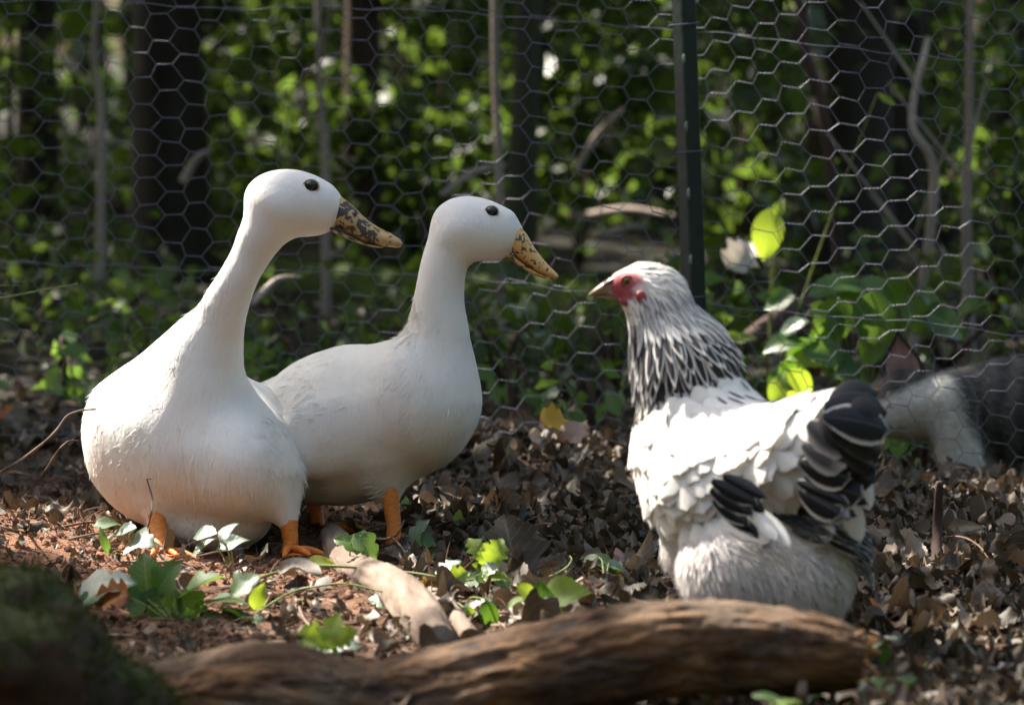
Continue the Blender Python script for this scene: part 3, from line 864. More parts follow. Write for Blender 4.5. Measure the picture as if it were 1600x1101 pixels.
# ================================================================== structure: the wood
TREES = []
def tree(x, y, r, mat, label, lean=(0, 0), h=7.0, group=None, limbs=3, name='woodland_tree', crown=True, bow=0.0):
    z = gz(x, y) - 0.08
    t = thing(name, (x, y, z), label, 'tree', group)
    base = np.array([x, y, z]); dirv = np.array([lean[0], lean[1], 1.0])
    pts = [base + dirv * h * q + np.array([bow * math.sin(3 * q), 0, 0]) + np.array([0.04 * math.sin(5 * q + x), 0.03 * math.cos(4 * q + y), 0]) * min(1, q * 5) for q in (0, 0.06, 0.15, 0.3, 0.55, 0.8, 1.0)]
    V, F = rough_tube(pts, [r * 1.35, r * 1.05, r, r * 0.92, r * 0.75, r * 0.5, r * 0.25], 70, 18, int(abs(x * 100) + y), 0.14, 0.10)
    obj('trunk', V, F, mat, t)
    for k in range(limbs):
        q = rng.uniform(0.42, 0.8); a = rng.uniform(0, 6.28); b0 = base + dirv * h * q
        L = rng.uniform(0.9, 1.9)
        e = b0 + np.array([math.cos(a) * L, math.sin(a) * L, rng.uniform(0.2, 0.8)])
        V, F = rough_tube([b0, (b0 + e) / 2 + np.array([0, 0, 0.12]), e], [r * 0.4, r * 0.25, r * 0.08], 14, 8, k, 0.1)
        obj('limb', V, F, mat, t)
    if crown: TREES.append((t, base, mat))
    return t
def at_px(px, d):
    return P(px, 100, d)[0], d
view_trees = [
    (62, 10.8, 0.058, 'trunk_dark', 'dim slender dark trunk at the far left beyond the wire', (0.01, 0)),
    (268, 11.0, 0.105, 'trunk_dark', 'broad black trunk beyond the wire above the left duck', (0.0, 0)),
    (316, 15.0, 0.06, 'trunk_dark', 'thin dark trunk right beside the broad black one', (0.005, 0)),
    (566, 10.9, 0.052, 'trunk_brown', 'straight reddish brown trunk rising behind the left duck bill', (-0.004, 0)),
    (520, 14.0, 0.06, 'trunk_dark', 'dark trunk just left of the reddish brown one', (0.01, 0)),
    (812, 10.2, 0.038, 'trunk_grey', 'slim grey green trunk rising above the second duck head', (0.012, 0)),
    (1318, 11.0, 0.135, 'trunk_dark', 'thick dark brown trunk behind the hen tail', (0.0, 0)),
    (1400, 13.0, 0.085, 'trunk_dark', 'dark trunk half hidden by the thick one behind the hen', (-0.01, 0)),
    (960, 13.2, 0.06, 'trunk_brown', 'dim brown trunk between the second duck and the post', (0.02, 0)),
    (1592, 11.0, 0.09, 'trunk_dark', 'dark trunk at the right edge beyond the wire', (0, 0)),
]
for px, d, r, mk, lb, ln in view_trees:
    x, y = at_px(px, d)
    tree(x, y, r, G[mk], lb, ln)
def sapling(pts, r, mat, label, name='bare_sapling'):
    t = thing(name, pts[0], label, 'sapling')
    V, F = rough_tube(pts, np.linspace(r, r * 0.55, 4), 50, 10, int(r * 1e5), 0.1, 0.1)
    obj('stem', V, F, mat, t)
    for k in range(4):
        q = pts[0] + (pts[-1] - pts[0]) * rng.uniform(0.3, 0.9)
        e = q + np.array([rng.uniform(-0.2, 0.2), rng.uniform(-0.1, 0.1), rng.uniform(0.08, 0.3)])
        V, F = rough_tube([q, e], [r * 0.4, r * 0.12], 6, 6, k, 0.05)
        obj('twig', V, F, mat, t)
    return t
def root(px, d):
    x, y = at_px(px, d); return np.array([x, y, gz(x, y) - 0.03])
sapling([root(783, 8.4), P(779, 250, 8.4), P(773, 80, 8.4), P(769, -500, 8.4)], 0.011, G['trunk_pale'], 'thin pale pole stem standing against the grey green trunk')
sapling([root(1522, 8.0), P(1510, 330, 8.0), P(1514, 190, 8.0), P(1520, -300, 8.0)], 0.013, G['trunk_pale'], 'pale pinkish sapling stem at the right beyond the wire')
sapling([root(150, 9.0), P(158, 190, 9.0), P(147, 70, 9.0), P(170, -200, 9.0)], 0.012, G['trunk_pale'], 'thin pale sapling left of the broad black trunk')
sapling([root(508, 9.4), P(508, 220, 9.4), P(500, 160, 9.4), P(490, -300, 9.4)], 0.012, G['trunk_pale'], 'thin pale sapling above the left duck head')
sapling([root(1420, 7.8) * [1, 1, 1], P(1460, 290, 7.8), P(1425, 190, 7.8), P(1450, 60, 7.9)], 0.012, G['trunk_pale'], 'crooked pinkish sapling bending left behind the hen tail')
sapling([root(1330, 8.2), P(1290, 200, 8.2), P(1255, 60, 8.2), P(1235, -150, 8.2)], 0.014, G['trunk_brown'], 'slanting brown stem leaning left across the thick dark trunk')
def stick(a, b, r, mat, label, name='fallen_branch', bow=0.02):
    V, F = rough_tube([a, (a + b) / 2 + np.array([0, 0, bow]), b], [r, r * 0.9, r * 0.5], 30, 10, int(r * 1e5), 0.12, 0.1)
    return tag(obj(name, V, F, mat), label, 'branch')
stick(P(392, 476, 6.9), P(470, 432, 7.1), 0.006, G['trunk_pale'], 'pale dead stick slanting up between the two ducks')
stick(P(285, 285, 9.2), P(330, 235, 9.2), 0.011, G['trunk_pale'], 'short pale branch slanting up above the left duck back')
stick(P(690, 305, 8.8), P(790, 258, 8.9), 0.009, G['trunk_pale'], 'pale slanting branch just above the second duck head')
stick(P(905, 340, 10.2), P(1056, 338, 10.0), 0.013, G['trunk_pale'], 'upper of two pale branches lying level left of the post')
stick(P(930, 368, 9.8), P(1060, 366, 9.9), 0.012, G['trunk_pale'], 'lower of two pale branches lying level left of the post')
stick(P(1150, 545, 7.0), P(1330, 450, 7.4), 0.020, G['trunk_brown'], 'thick brown dead branch slanting up behind the hen neck')
stick(P(900, 265, 9.6), P(975, 170, 9.6), 0.010, G['trunk_pale'], 'thin pale branch slanting up left of the post')

# trees round the clearing, outside the picture
outside = [(-3.0, 7.6, .11), (-4.6, 9.6, .12), (-2.6, 12.4, .10), (-6.2, 7.9, .12), (-6.4, 12.6, .13), (-4.2, 16, .12), (2.3, 8.3, .1), (2.9, 12.2, .12), (-7.2, 18, .13), (-1.6, 17.5, .1), (2.2, 18.5, .12)]
for x, y, r in outside:
    tree(x, y, r, G['trunk_grey'], 'tall tree standing outside the picture, its leafy crown shading the clearing', group='trees round the clearing')

# sun gaps in the leaf roof: where the photograph shows sunlight, the roof is open along the sun's rays
def splane(p):
    p = np.asarray(p, float); u = nrm(np.cross(SUN, [0, 0, 1.0])); v = np.cross(u, SUN)
    return np.stack([p @ u, p @ v], -1)
GAPS = []
def gap(px, py, d, r): GAPS.append((P(px, py, d), r))
for g in [(318, 460, 5.08, .075), (250, 540, 5.12, .09), (170, 620, 5.12, .09), (130, 690, 5.15, .07), (385, 350, 5.02, .05), (470, 270, 5.0, .04),
          (1015, 700, 4.3, .085), (1030, 630, 4.33, .05), (1100, 680, 4.26, .05), (1000, 780, 4.3, .06), (1040, 860, 4.25, .07), (990, 415, 4.37, .03), (1350, 640, 4.15, .04),
          (60, 770, 5.2, 0.130), (20, 830, 5.0, 0.117), (120, 790, 5.1, 0.078), (205, 835, 4.8, 0.078), (340, 840, 4.75, 0.078), (250, 905, 4.55, 0.065), (430, 900, 4.6, 0.078), (560, 930, 4.55, .075), (520, 990, 4.3, 0.078), (650, 990, 4.25, 0.091),
          (700, 960, 4.45, 0.065), (760, 870, 4.75, 0.104), (880, 925, 4.55, 0.065), (960, 885, 4.8, 0.065), (930, 965, 4.3, 0.065), (1250, 965, 3.72, .075), (1310, 990, 3.72, .05), (1160, 945, 3.72, .05), (1080, 935, 3.72, .05), (760, 1020, 3.72, .04), (330, 1000, 3.75, .04),
          (1200, 365, 7.0, .10), (1235, 605, 6.5, .08), (1160, 410, 7.1, .06), (860, 665, 6.1, .06), (930, 690, 6.05, .05), (780, 700, 5.95, .04), 
          (1190, 120, 5.85, .06), (1300, 230, 5.8, .06), (1330, 160, 5.8, .04), (1560, 600, 5.75, .06), (1480, 720, 5.75, .05), (820, 400, 6.0, .05), (1560, 770, 5.6, .05), (480, 950, 4.4, .08), (620, 900, 4.7, .06), (830, 960, 4.4, .05), (420, 865, 4.85, .05), (1450, 1000, 4.25, .05), (1530, 1010, 4.2, .05), (1400, 1050, 4.0, .04), (1590, 880, 4.8, .05), (720, 760, 5.5, .05), (960, 760, 5.5, .04), (1560, 1070, 4.0, .05), (1480, 960, 4.4, .05), (1400, 880, 4.8, .04), (1500, 850, 4.9, .04), (1560, 930, 4.6, .04),
          (776, 60, 8.4, .16), (440, 440, 7.0, .06), (980, 355, 10, .2), (620, 120, 11, .22), (640, 250, 11, .14), (900, 180, 12, .25), (420, 90, 12, .2), (1130, 330, 8.5, .06), (1130, 190, 10, .15), (1560, 330, 9.5, .14), (860, 300, 11, .12), (20, 100, 11, .15), (560, 60, 11.5, .2)]:
    gap(*g)
GC = splane(np.array([g[0] for g in GAPS])); GR = np.array([g[1] for g in GAPS])
def open_to_sun(p):
    s = splane(p); keep = np.ones(len(p), bool)
    wob = 1 + 0.3 * fbm(p * 2.5, 2, 77)
    for c, r in zip(GC, GR):
        keep &= (np.hypot(s[:, 0] - c[0], s[:, 1] - c[1]) > (r + 0.035) * wob)
    return keep
n = 150000
pos = np.stack([rng.uniform(-9.5, 4.0, n), rng.uniform(6.1, 25, n), rng.uniform(3.1, 5.6, n)], 1)
# extra leaves added along the sun's rays to throw shade on chosen places
for (px, py, d, r) in [(500, 600, 5.16, .13), (600, 600, 5.12, .14), (690, 500, 5.1, .11), (745, 360, 5.1, .10), (690, 660, 5.05, .13), (460, 330, 5.0, .08), (60, 1030, 3.5, .16), (200, 1060, 3.6, .14), (1330, 800, 4.2, .08), (1060, 480, 4.37, .06), (1220, 665, 4.2, .07), (1290, 640, 4.18, .05), (1230, 760, 4.18, .06)]:
    c = P(px, py, d); m = int(9000 * r * r * 6) ; u = nrm(np.cross(SUN, [0, 0, 1.0])); v = np.cross(u, SUN)
    a = rng.uniform(0, 6.28, m); q = r * np.sqrt(rng.random(m)); tt_ = (rng.uniform(3.3, 4.9, m) - c[2]) / SUN[2]
    pos = np.vstack([pos, c + SUN * tt_[:, None] + u * (q * np.cos(a))[:, None] + v * (q * np.sin(a))[:, None]])
near_z = np.clip((pos[:, 1] - 6.1) / 2.0, 0, 1)
porous = fbm(pos * [1.3, 1.3, 0.6], 3, 90)
far_leaf = pos[:, 1] > 9.2
keep = open_to_sun(pos) & ~(far_leaf & (porous > 0.25))
pos = pos[keep]
tb = np.array([t[1] for t in TREES])
dist = np.abs(pos[:, None, 0] - tb[None, :, 0]) + np.abs(pos[:, None, 1] - tb[None, :, 1])
own = dist.argmin(1)
for k, (t, base, mat) in enumerate(TREES):
    q = pos[own == k]
    if not len(q): continue
    td = nrm(rand_dirs(len(q)) * [1, 1, .5]); ls = rng.uniform(0.11, 0.18, len(q))
    w = scatter(CHEAP, q - td * ls[:, None] * 0.5, td, nrm(rand_dirs(len(q)) * 0.75 + SUN), ls)
    o = obj('crown', w[0], w[1], G['canopy'], t, uv=w[2], attrs={'rnd': w[3]})  # roof leaves shared out by nearest tree, added sun blockers included

# shrubs of the understorey beyond the fence
def shrub(px, d, hw, h, n, size, label, mat='shrub', zlift=0.0, sigma=0.07, twigs=26, up_bias=0.5):
    x, y = at_px(px, d); z = gz(x, y)
    t = thing('understorey_shrub', (x, y, z - 0.02), label, 'shrub', 'shrubs beyond the fence')
    c = np.array([x, y, z]); ends = []; mb = MB()
    for k in range(twigs):
        a = rng.uniform(0, 6.28); rr = hw * math.sqrt(rng.random())
        e = c + np.array([math.cos(a) * rr, math.sin(a) * rr * 1.3, zlift + (h - zlift) * rng.uniform(0.12, 1)])
        ends.append(e)
        if k % 3 == 0:
            m_ = c * 0.5 + e * 0.5 + np.array([0, 0, 0.08])
            V, F = tube(smooth_path([c, m_, e], 8), np.linspace(0.007, 0.002, 8), 5)
            obj('stem', V, F, G['trunk_brown'], t)
    ends = np.array(ends)
    p = ends[rng.integers(0, len(ends), n)] + rng.normal(size=(n, 3)) * sigma
    p = p[p[:, 2] > z + 0.01]
    big = np.where((rng.random(len(p)) < 0.16) & (n >= 300), 2.2, 1.0)
    w = scatter(CHEAP, p, nrm(rand_dirs(len(p)) * [1, 1, .6] + [0, -0.2, -0.25]), nrm(rand_dirs(len(p)) + [0, -0.25, up_bias]), size * big * rng.uniform(0.6, 1.3, len(p)))
    obj('foliage', w[0], w[1], G[mat], t, uv=w[2], attrs={'rnd': w[3]})
    return t
shrub(655, 11.0, 0.26, 1.25, 1530, 0.061, 'bright leafy shrub between the brown and the grey green trunk')
shrub(905, 11.6, 0.34, 1.3, 1700, 0.061, 'leafy shrub between the grey green trunk and the post')
shrub(425, 11.8, 0.25, 1.3, 1105, 0.058, 'leafy shrub above the left duck head')
shrub(15, 10.6, 0.20, 1.2, 520, 0.058, 'leafy shrub at the left edge beyond the wire')
shrub(1150, 10.0, 0.20, 1.1, 884, 0.054, 'leafy shrub just right of the post beyond the wire')
shrub(1560, 9.4, 0.15, 0.85, 561, 0.047, 'leafy shrub at the right edge beyond the wire')
shrub(180, 13.5, 0.35, 1.3, 420, 0.058, 'sparse dim shrub behind the left trunks')
shrub(1480, 13.0, 0.4, 1.3, 544, 0.058, 'dim shrub deep behind the hen tail')
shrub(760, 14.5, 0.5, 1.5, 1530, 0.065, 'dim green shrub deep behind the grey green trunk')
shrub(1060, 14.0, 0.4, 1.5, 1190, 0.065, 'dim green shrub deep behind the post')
shrub(330, 12.6, 0.3, 0.35, 714, 0.050, 'low leafy shrub on the left behind the mossy trunk', up_bias=0.9)
shrub(210, 8.6, 0.20, 0.14, 46, 0.075, 'low green plant in front of the mossy trunk on the left', 'mid', sigma=0.04, twigs=8, up_bias=1.0)
shrub(480, 7.2, 0.15, 0.10, 60, 0.065, 'low green plant in the gap between the two ducks', 'mid', sigma=0.035, twigs=10, up_bias=1.0)
shrub(90, 7.3, 0.12, 0.09, 30, 0.06, 'low green plant left of the left duck behind the wire', 'mid', sigma=0.03, twigs=7, up_bias=1.0)
shrub(800, 6.9, 0.06, 0.09, 16, 0.055, 'small green plant right of the second duck breast behind the wire', 'mid', sigma=0.025, twigs=5, up_bias=0.8)
shrub(930, 6.55, 0.09, 0.09, 34, 0.05, 'small green plant below the hen beak behind the wire', 'mid', sigma=0.03, twigs=7, up_bias=0.8)
shrub(1440, 6.3, 0.09, 0.14, 34, 0.055, 'small green plant below the hen tail behind the wire', 'mid', sigma=0.03, twigs=7, up_bias=0.6)
shrub(880, 8.0, 0.12, 0.16, 40, 0.055, 'small shiny leaved plant against the mossy trunk', 'glare', sigma=0.04, twigs=7, up_bias=0.8)
for px, d, hw, h_, n_, sz, mt, lb in [(600, 7.6, 0.14, 0.16, 110, 0.050, 'shrub', 'low dark green growth just behind the wire between the ducks'), (700, 8.4, 0.20, 0.22, 150, 0.055, 'shrub', 'low dark green growth against the mossy trunk behind the second duck neck'),
        (340, 8.0, 0.20, 0.20, 140, 0.055, 'shrub', 'low dark green growth behind the left duck neck'), (960, 7.5, 0.14, 0.20, 120, 0.050, 'shrub', 'low dark green growth behind the wire under the hen beak'), (1090, 7.2, 0.12, 0.26, 130, 0.050, 'shrub', 'low dark green growth at the foot of the post'),
        (240, 7.4, 0.16, 0.14, 110, 0.050, 'shrub', 'low dark green growth behind the wire beside the left duck shoulder'), (50, 8.4, 0.20, 0.22, 140, 0.055, 'shrub', 'low dark green growth at the left edge below the mossy trunk'), (780, 7.4, 0.12, 0.16, 90, 0.050, 'shrub', 'low dark green growth right of the second duck neck'),
        (130, 10.0, 0.3, 0.22, 220, 0.055, 'shrub', 'low dark growth just before the left end of the mossy trunk'), (1480, 8.0, 0.22, 0.30, 200, 0.055, 'shrub', 'low dark green growth behind the cat')]:
    shrub(px, d, hw, h_, n_, sz, lb, mt, sigma=0.045, twigs=14, up_bias=0.8)
shrub(1160, 7.4, 0.10, 0.22, 50, 0.05, 'small green plant right behind the hen neck', 'mid', sigma=0.04, twigs=7, up_bias=0.6)

# the wood beyond: one mass of leaves and stems
n = 24000
pos = np.stack([rng.uniform(-9, 9, n), rng.uniform(15, 34, n), rng.uniform(0.0, 1, n) ** 1.2 * 4.5], 1)
pos[:, 0] *= pos[:, 1] / 20
den = fbm(pos * [0.9, 0.4, 0.9], 3, 61); pos = pos[den > -0.18]
pos[:, 2] += ground_z(pos[:, 0], pos[:, 1])
w = scatter(CHEAP, pos, rand_dirs(len(pos)), nrm(rand_dirs(len(pos)) + [0, -.3, .5]), rng.uniform(0.12, 0.30, len(pos)))
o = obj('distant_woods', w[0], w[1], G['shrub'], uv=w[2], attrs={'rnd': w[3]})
tag(o, 'dim mass of leaves filling the wood far beyond the fence', 'woods', kind='stuff')
mb = MB()
for k in range(90):
    y = rng.uniform(15, 36); x = rng.uniform(-5, 5) * y / 18
    z = gz(x, y); r = rng.uniform(0.04, 0.16)
    mb.tube([[x, y, z - 0.1], [x + rng.uniform(-.1, .1), y, z + 2.5], [x + rng.uniform(-.3, .3), y, z + 6.5]], [r, r * 0.85, r * 0.6], 8)
o = obj_mb('distant_trunks', mb, G['trunk_dark']); tag(o, 'dim trunks crowded deep in the wood beyond the fence', 'woods', kind='stuff')
# unseen leaf ring added behind the camera and to the sides, cutting low skylight
n = 26000
ang = rng.uniform(-0.35, math.pi + 0.35, n); rr = rng.uniform(7.5, 11, n)
pos = np.stack([np.cos(ang) * rr * 1.0, 3.0 - np.sin(ang) * rr, rng.random(n) * 6.5], 1)
w = scatter(CHEAP, pos, rand_dirs(len(pos)), nrm(rand_dirs(len(pos)) + [0, 0, .5]), rng.uniform(0.25, 0.5, len(pos)))
o = obj('unseen_skylight_foliage', w[0], w[1], G['canopy'], uv=w[2], attrs={'rnd': w[3]})
tag(o, 'unseen leafy ring added round the near side to cut low skylight', 'woods', kind='stuff')

# ================================================================== animals
def project(p):
    p = np.asarray(p, float) - np.array([0, 0, CAM_H])
    cp, sp = math.cos(PITCH), math.sin(PITCH)
    f = p[..., 1] * cp - p[..., 2] * sp; u = p[..., 1] * sp + p[..., 2] * cp
    return np.stack([CX + F_PX * p[..., 0] / f, CY - F_PX * u / f], -1)

def surf_point(prims, px, py, d0, d1):
    """first point of a body's surface on a sight line, from distance d0 towards d1"""
    ds = np.linspace(d0, d1, 500)
    pts = np.array([P(px, py, d) for d in ds]); v = sdf_union(prims, pts)
    k = int(np.argmax(v < 0)); k = k if v[k] < 0 else int(np.argmin(v))
    return pts[k]

def sphere(c, r, n=14, m=9, axes=None):
    th = np.linspace(0, np.pi, m); ph = np.arange(n) * 2 * np.pi / n
    V = np.stack([np.sin(th)[:, None] * np.cos(ph), np.sin(th)[:, None] * np.sin(ph), np.cos(th)[:, None] * np.ones(n)], -1).reshape(-1, 3)
    V = V * np.asarray(r)
    if axes is not None: V = V @ axes
    i = np.arange(m - 1)[:, None] * n; j = np.arange(n)[None]; k = (j + 1) % n
    Q = np.stack([i + j, i + n + j, i + n + k, i + k], -1).reshape(-1, 4)
    return V + c, Q

def loft(tops, bots, hw, d, sides=20, yaw=0.0, flat=1.0, n=26):
    """a bill: sections between top and bottom outline points, hw pixels to each side; along = 0 at base, 1 at tip"""
    m = len(tops); t = np.linspace(0, 1, n)
    def interp(pts): return smooth_path(np.array([[*q, 0] for q in pts], float), n)[:, :2]
    T, B = interp(tops), interp(bots); w = np.interp(t, np.linspace(0, 1, m), hw)
    base = np.mean([tops[0], bots[0]], 0)
    V, al = [], []
    ph = np.arange(sides) * 2 * np.pi / sides
    for i in range(n):
        dd = d - yaw * (np.linalg.norm((T[i] + B[i]) / 2 - base)) * PX(d)
        a, b = P(*T[i], dd), P(*B[i], dd)
        c = (a + b) / 2; h = (a - b) / 2
        s, co = np.sin(ph), np.cos(ph)
        co = np.sign(co) * np.abs(co) ** flat; s = np.sign(s) * np.abs(s) ** flat
        V.append(c + s[:, None] * h + co[:, None] * np.array([0, 1.0, 0]) * w[i] * PX(d)); al.append(np.full(sides, t[i]))
    V = np.concatenate(V); al = np.concatenate(al)
    i = np.arange(n - 1)[:, None] * sides; j = np.arange(sides)[None]; k = (j + 1) % sides
    Q = np.stack([i + j, i + k, i + sides + k, i + sides + j], -1).reshape(-1, 4)
    V = np.vstack([V, V[:sides].mean(0), V[-sides:].mean(0)]); al = np.append(al, [0, 1])
    jj = np.arange(sides); kk = (jj + 1) % sides; o = (n - 1) * sides
    return V, [Q, np.stack([np.full(sides, len(V) - 2), kk, jj], 1), np.stack([np.full(sides, len(V) - 1), o + jj, o + kk], 1)], al

def flow_field(controls):
    C = np.array([P(*c[0]) for c in controls]); D = np.array([nrm(np.asarray(c[1], float)) for c in controls])
    def f(p):
        w = 1.0 / (np.sum((p[:, None] - C[None]) ** 2, -1) + 2e-4) ** 1.5
        return nrm((w[..., None] * D[None]).sum(1) / w.sum(1, keepdims=True))
    return f

def sample_faces(V, F, N, n, weight=None):
    tri = np.concatenate([F[:, [0, 1, 2]], F[:, [0, 2, 3]]])
    a, b, c = V[tri[:, 0]], V[tri[:, 1]], V[tri[:, 2]]
    ar = np.linalg.norm(np.cross(b - a, c - a), axis=1)
    if weight is not None: ar = ar * weight((a + b + c) / 3)
    k = rng.choice(len(tri), n, p=ar / ar.sum())
    u, v = rng.random(n), rng.random(n); fl = u + v > 1; u[fl], v[fl] = 1 - u[fl], 1 - v[fl]
    p = a[k] + (b[k] - a[k]) * u[:, None] + (c[k] - a[k]) * v[:, None]
    nn = nrm(N[tri[k, 0]] * (1 - u - v)[:, None] + N[tri[k, 1]] * u[:, None] + N[tri[k, 2]] * v[:, None])
    return p, nn

BARB = (np.array([[-0.11, 0, 0], [0.11, 0, 0], [-0.05, 0.6, 0.012], [0.05, 0.6, 0.012], [0, 1, 0]]),
        np.array([[0, 1, 3, 2]]), np.array([[0.3, 0], [0.7, 0], [0.4, 0.6], [0.6, 0.6], [0.5, 1]]))
BARB = (BARB[0], np.array([[0, 1, 3], [0, 3, 2], [2, 3, 4]]), BARB[2])

def coat(parent, name, V, F, N, n, flow, length, width, lift, mat, attrs_fn=None, weight=None, jit=0.25, uneven=0.4):
    """many short feather barbs lying along the body; they borrow the body's normals so the coat shades as one"""
    p, nn = sample_faces(V, F, N, n, weight)
    d = flow(p); d = nrm(d - nn * np.sum(d * nn, 1, keepdims=True))
    d = nrm(d + jit * rng.normal(size=d.shape)); d = nrm(d - nn * np.sum(d * nn, 1, keepdims=True))
    L = length(p) if callable(length) else np.full(n, length)
    L = L * rng.uniform(1 - uneven, 1 + uneven, n)
    tip = nrm(d + nn * (lift * rng.uniform(0.3, 1.5, n))[:, None])
    sz = np.stack([np.full(n, width) / 0.22 * rng.uniform(0.7, 1.3, n), L, L], 1)
    w = scatter(BARB, p - nn * 0.0012, tip, nn, sz)
    soft = np.repeat(nrm(nn + 0.10 * rng.normal(size=nn.shape)), 5, 0)
    at = {'rnd': w[3]}
    if attrs_fn: at.update(attrs_fn(np.repeat(p, 5, 0)))
    o = obj(name, w[0], w[1], mat, parent, attrs=at, uv=w[2], normals=soft)
    o['kind'] = 'stuff'
    return o

def webbed_foot(leg, ankle, heading, mat):
    h = nrm(np.array([heading[0], heading[1], 0.0])); s = np.array([-h[1], h[0], 0])
    tips = [ankle + h * 0.062 + s * 0.034, ankle + h * 0.075, ankle + h * 0.062 - s * 0.034]
    mb = MB()
    for q in tips:
        q = q.copy(); q[2] = gz(q[0], q[1]) + 0.005
        mb.tube(smooth_path([ankle + [0, 0, 0.004], (ankle + q) / 2 + [0, 0, 0.008], q], 8), np.linspace(0.007, 0.003, 8), 8)
    back = ankle - h * 0.022; mb.tube([ankle, back], [0.005, 0.002], 6)
    a = ankle + [0, 0, 0.004]; t = [np.append(q[:2], gz(q[0], q[1]) + 0.005) for q in tips]
    m1 = (t[0] + t[1]) / 2 - h * 0.012; m2 = (t[1] + t[2]) / 2 - h * 0.012
    W = np.array([a, t[0], m1, t[1], m2, t[2]]); W2 = W - [0, 0, 0.002]
    mb.add(np.vstack([W, W2]), [np.array([[0, 1, 2], [0, 2, 3], [0, 3, 4], [0, 4, 5], [8, 7, 6], [9, 8, 6], [10, 9, 6], [11, 10, 6]])])
    obj_mb('foot', mb, mat, leg)

def duck(name_label, base, prims, flow, bill_up, bill_low, eye_px, nostril_px, d_head, legs, bill_m, eye_r, gape=None, dirtf=None, heading=(1, 0), tufts=()):
    t = thing('duck', base, name_label, 'duck', 'white ducks')
    V, F, N = surface(prims, 0.0048, warp=lambda p: (0.0020 * fbm(p * [22, 22, 8], 3, 15) + 0.0004 * fbm(p * [70, 70, 26], 2, 19)) * np.clip((base[2] + 0.44 - p[:, 2]) / 0.1, 0.15, 1))
    dirt = dirtf(V)
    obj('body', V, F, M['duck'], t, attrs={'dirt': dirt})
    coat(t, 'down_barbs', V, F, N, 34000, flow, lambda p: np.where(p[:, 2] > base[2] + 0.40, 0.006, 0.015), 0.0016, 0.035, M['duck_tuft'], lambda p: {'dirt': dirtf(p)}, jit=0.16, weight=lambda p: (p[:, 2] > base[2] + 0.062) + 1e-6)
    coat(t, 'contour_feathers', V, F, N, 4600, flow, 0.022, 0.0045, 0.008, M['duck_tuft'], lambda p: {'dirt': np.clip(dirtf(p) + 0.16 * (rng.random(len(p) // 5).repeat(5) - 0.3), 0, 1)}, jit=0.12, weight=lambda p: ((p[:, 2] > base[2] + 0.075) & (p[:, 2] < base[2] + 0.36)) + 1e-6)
    for (region, n, L) in tufts:                      # ruffled feather edges
        coat(t, 'ruffled_feathers', V, F, N, n, flow, L, 0.004, 0.30, M['duck_tuft'], lambda p: {'dirt': dirtf(p) * 0.5}, weight=region, jit=0.22)
    v, f, al = loft(*bill_up[:3], d_head, *bill_up[3:])
    ub = obj('upper_bill', v, f, M[bill_m], t, attrs={'along': al})
    v, f, al = loft(*bill_low[:3], d_head, *bill_low[3:])
    obj('lower_bill', v, f, M[bill_m], t, attrs={'along': al * 0.9})
    for s in (0, 1):
        c = surf_point(prims, *eye_px, *((d_head - 0.2, d_head + 0.2) if s == 0 else (d_head + 0.2, d_head - 0.2)))
        inward = np.array([0, 1.0 if s == 0 else -1.0, 0])
        e = obj('eye', *sphere(c + inward * eye_r * 0.35, [eye_r * 1.12, eye_r, eye_r]), M['eye'], t)
        ring_t = np.linspace(0, 2 * np.pi, 22)
        ring = c - inward * eye_r * 0.02 + np.stack([np.cos(ring_t) * eye_r * 1.1, 0 * ring_t, np.sin(ring_t) * eye_r * 0.95], 1)
        obj('eyelid', *tube(ring, eye_r * 0.15, 6, cap=False), M['lid'], e)
    if nostril_px:
        n0 = P(nostril_px[0], nostril_px[1], d_head - nostril_px[2] * PX(d_head))
        obj('nostril', *sphere(n0, [0.0030, 0.0012, 0.0022]), M['nostril'], ub)
    for top, ank, r0, r1 in legs:
        g = on_ground(*ank); g[2] += 0.004
        a = P(*top)
        pts = smooth_path([a + (a - g) * 0.4, a, a * 0.5 + g * 0.5 + [0.002, 0, 0], g], 14); r0, r1 = r0 * 0.92, r1 * 0.92
        rad = np.interp(np.linspace(0, 1, 14), [0, 0.3, 0.7, 0.92, 1], [r0 * 1.05, r0, r1, r1 * 1.1, r1 * 1.25]) * PX(g[1])
        lg = obj('leg', *tube(pts, rad, 14, disp=lambda u, th: 1 + 0.018 * np.sin(u * 60) + 0.06 * np.cos(th * 2)), M['leg'], t)
        webbed_foot(lg, g, heading, M['leg'])
    return t, V, F, N

# --- left duck: breast towards us, head turned to the right
D1 = 5.06
duck1 = [
    (ell((297, 700, 5.14), (162, 132, 190), 2, 20), 0.02),
    (ell((372, 728, 5.06), (93, 96, 125), -8), 0.03),
    (ell((262, 650, 5.14), (106, 82, 150), 26), 0.035),
    (ell((306, 622, 5.07), (66, 112, 84), 4), 0.035),
    (cone((215, 655, 5.115), (318, 530, 5.065), 76, 34), 0.04),
    (chain([(312, 625, 5.07, 62), (330, 548, 5.06, 48), (353, 478, 5.04, 37), (372, 436, 5.03, 31), (390, 402, 5.03, 30.5), (408, 368, 5.03, 36), (432, 335, 5.03, 41)]), 0.03),
    (ell((456, 315, 5.03), (74, 50, 44), -8), 0.022),
    (ell((492, 328, 5.03), (40, 37, 34), -14), 0.018),
    (ell((435, 322, 5.005), (26, 17, 14), -25), 0.016),
    (cone((508, 319, 5.03), (527, 326, 5.03), 25, 14), 0.012),
    (ell((416, 700, 5.16), (50, 98, 120), 10), 0.012),
    (cone((225, 690, 5.36), (190, 660, 5.62), 76, 22), 0.06),
    (cone((436, 752, 5.03), (452, 822, 5.01), 40, 13), 0.035),
    (cone((250, 790, 5.03), (246, 822, 5.02), 26, 14), 0.025),
    (ell((332, 820, 5.08), (86, 42, 90), 0), 0.03),
]
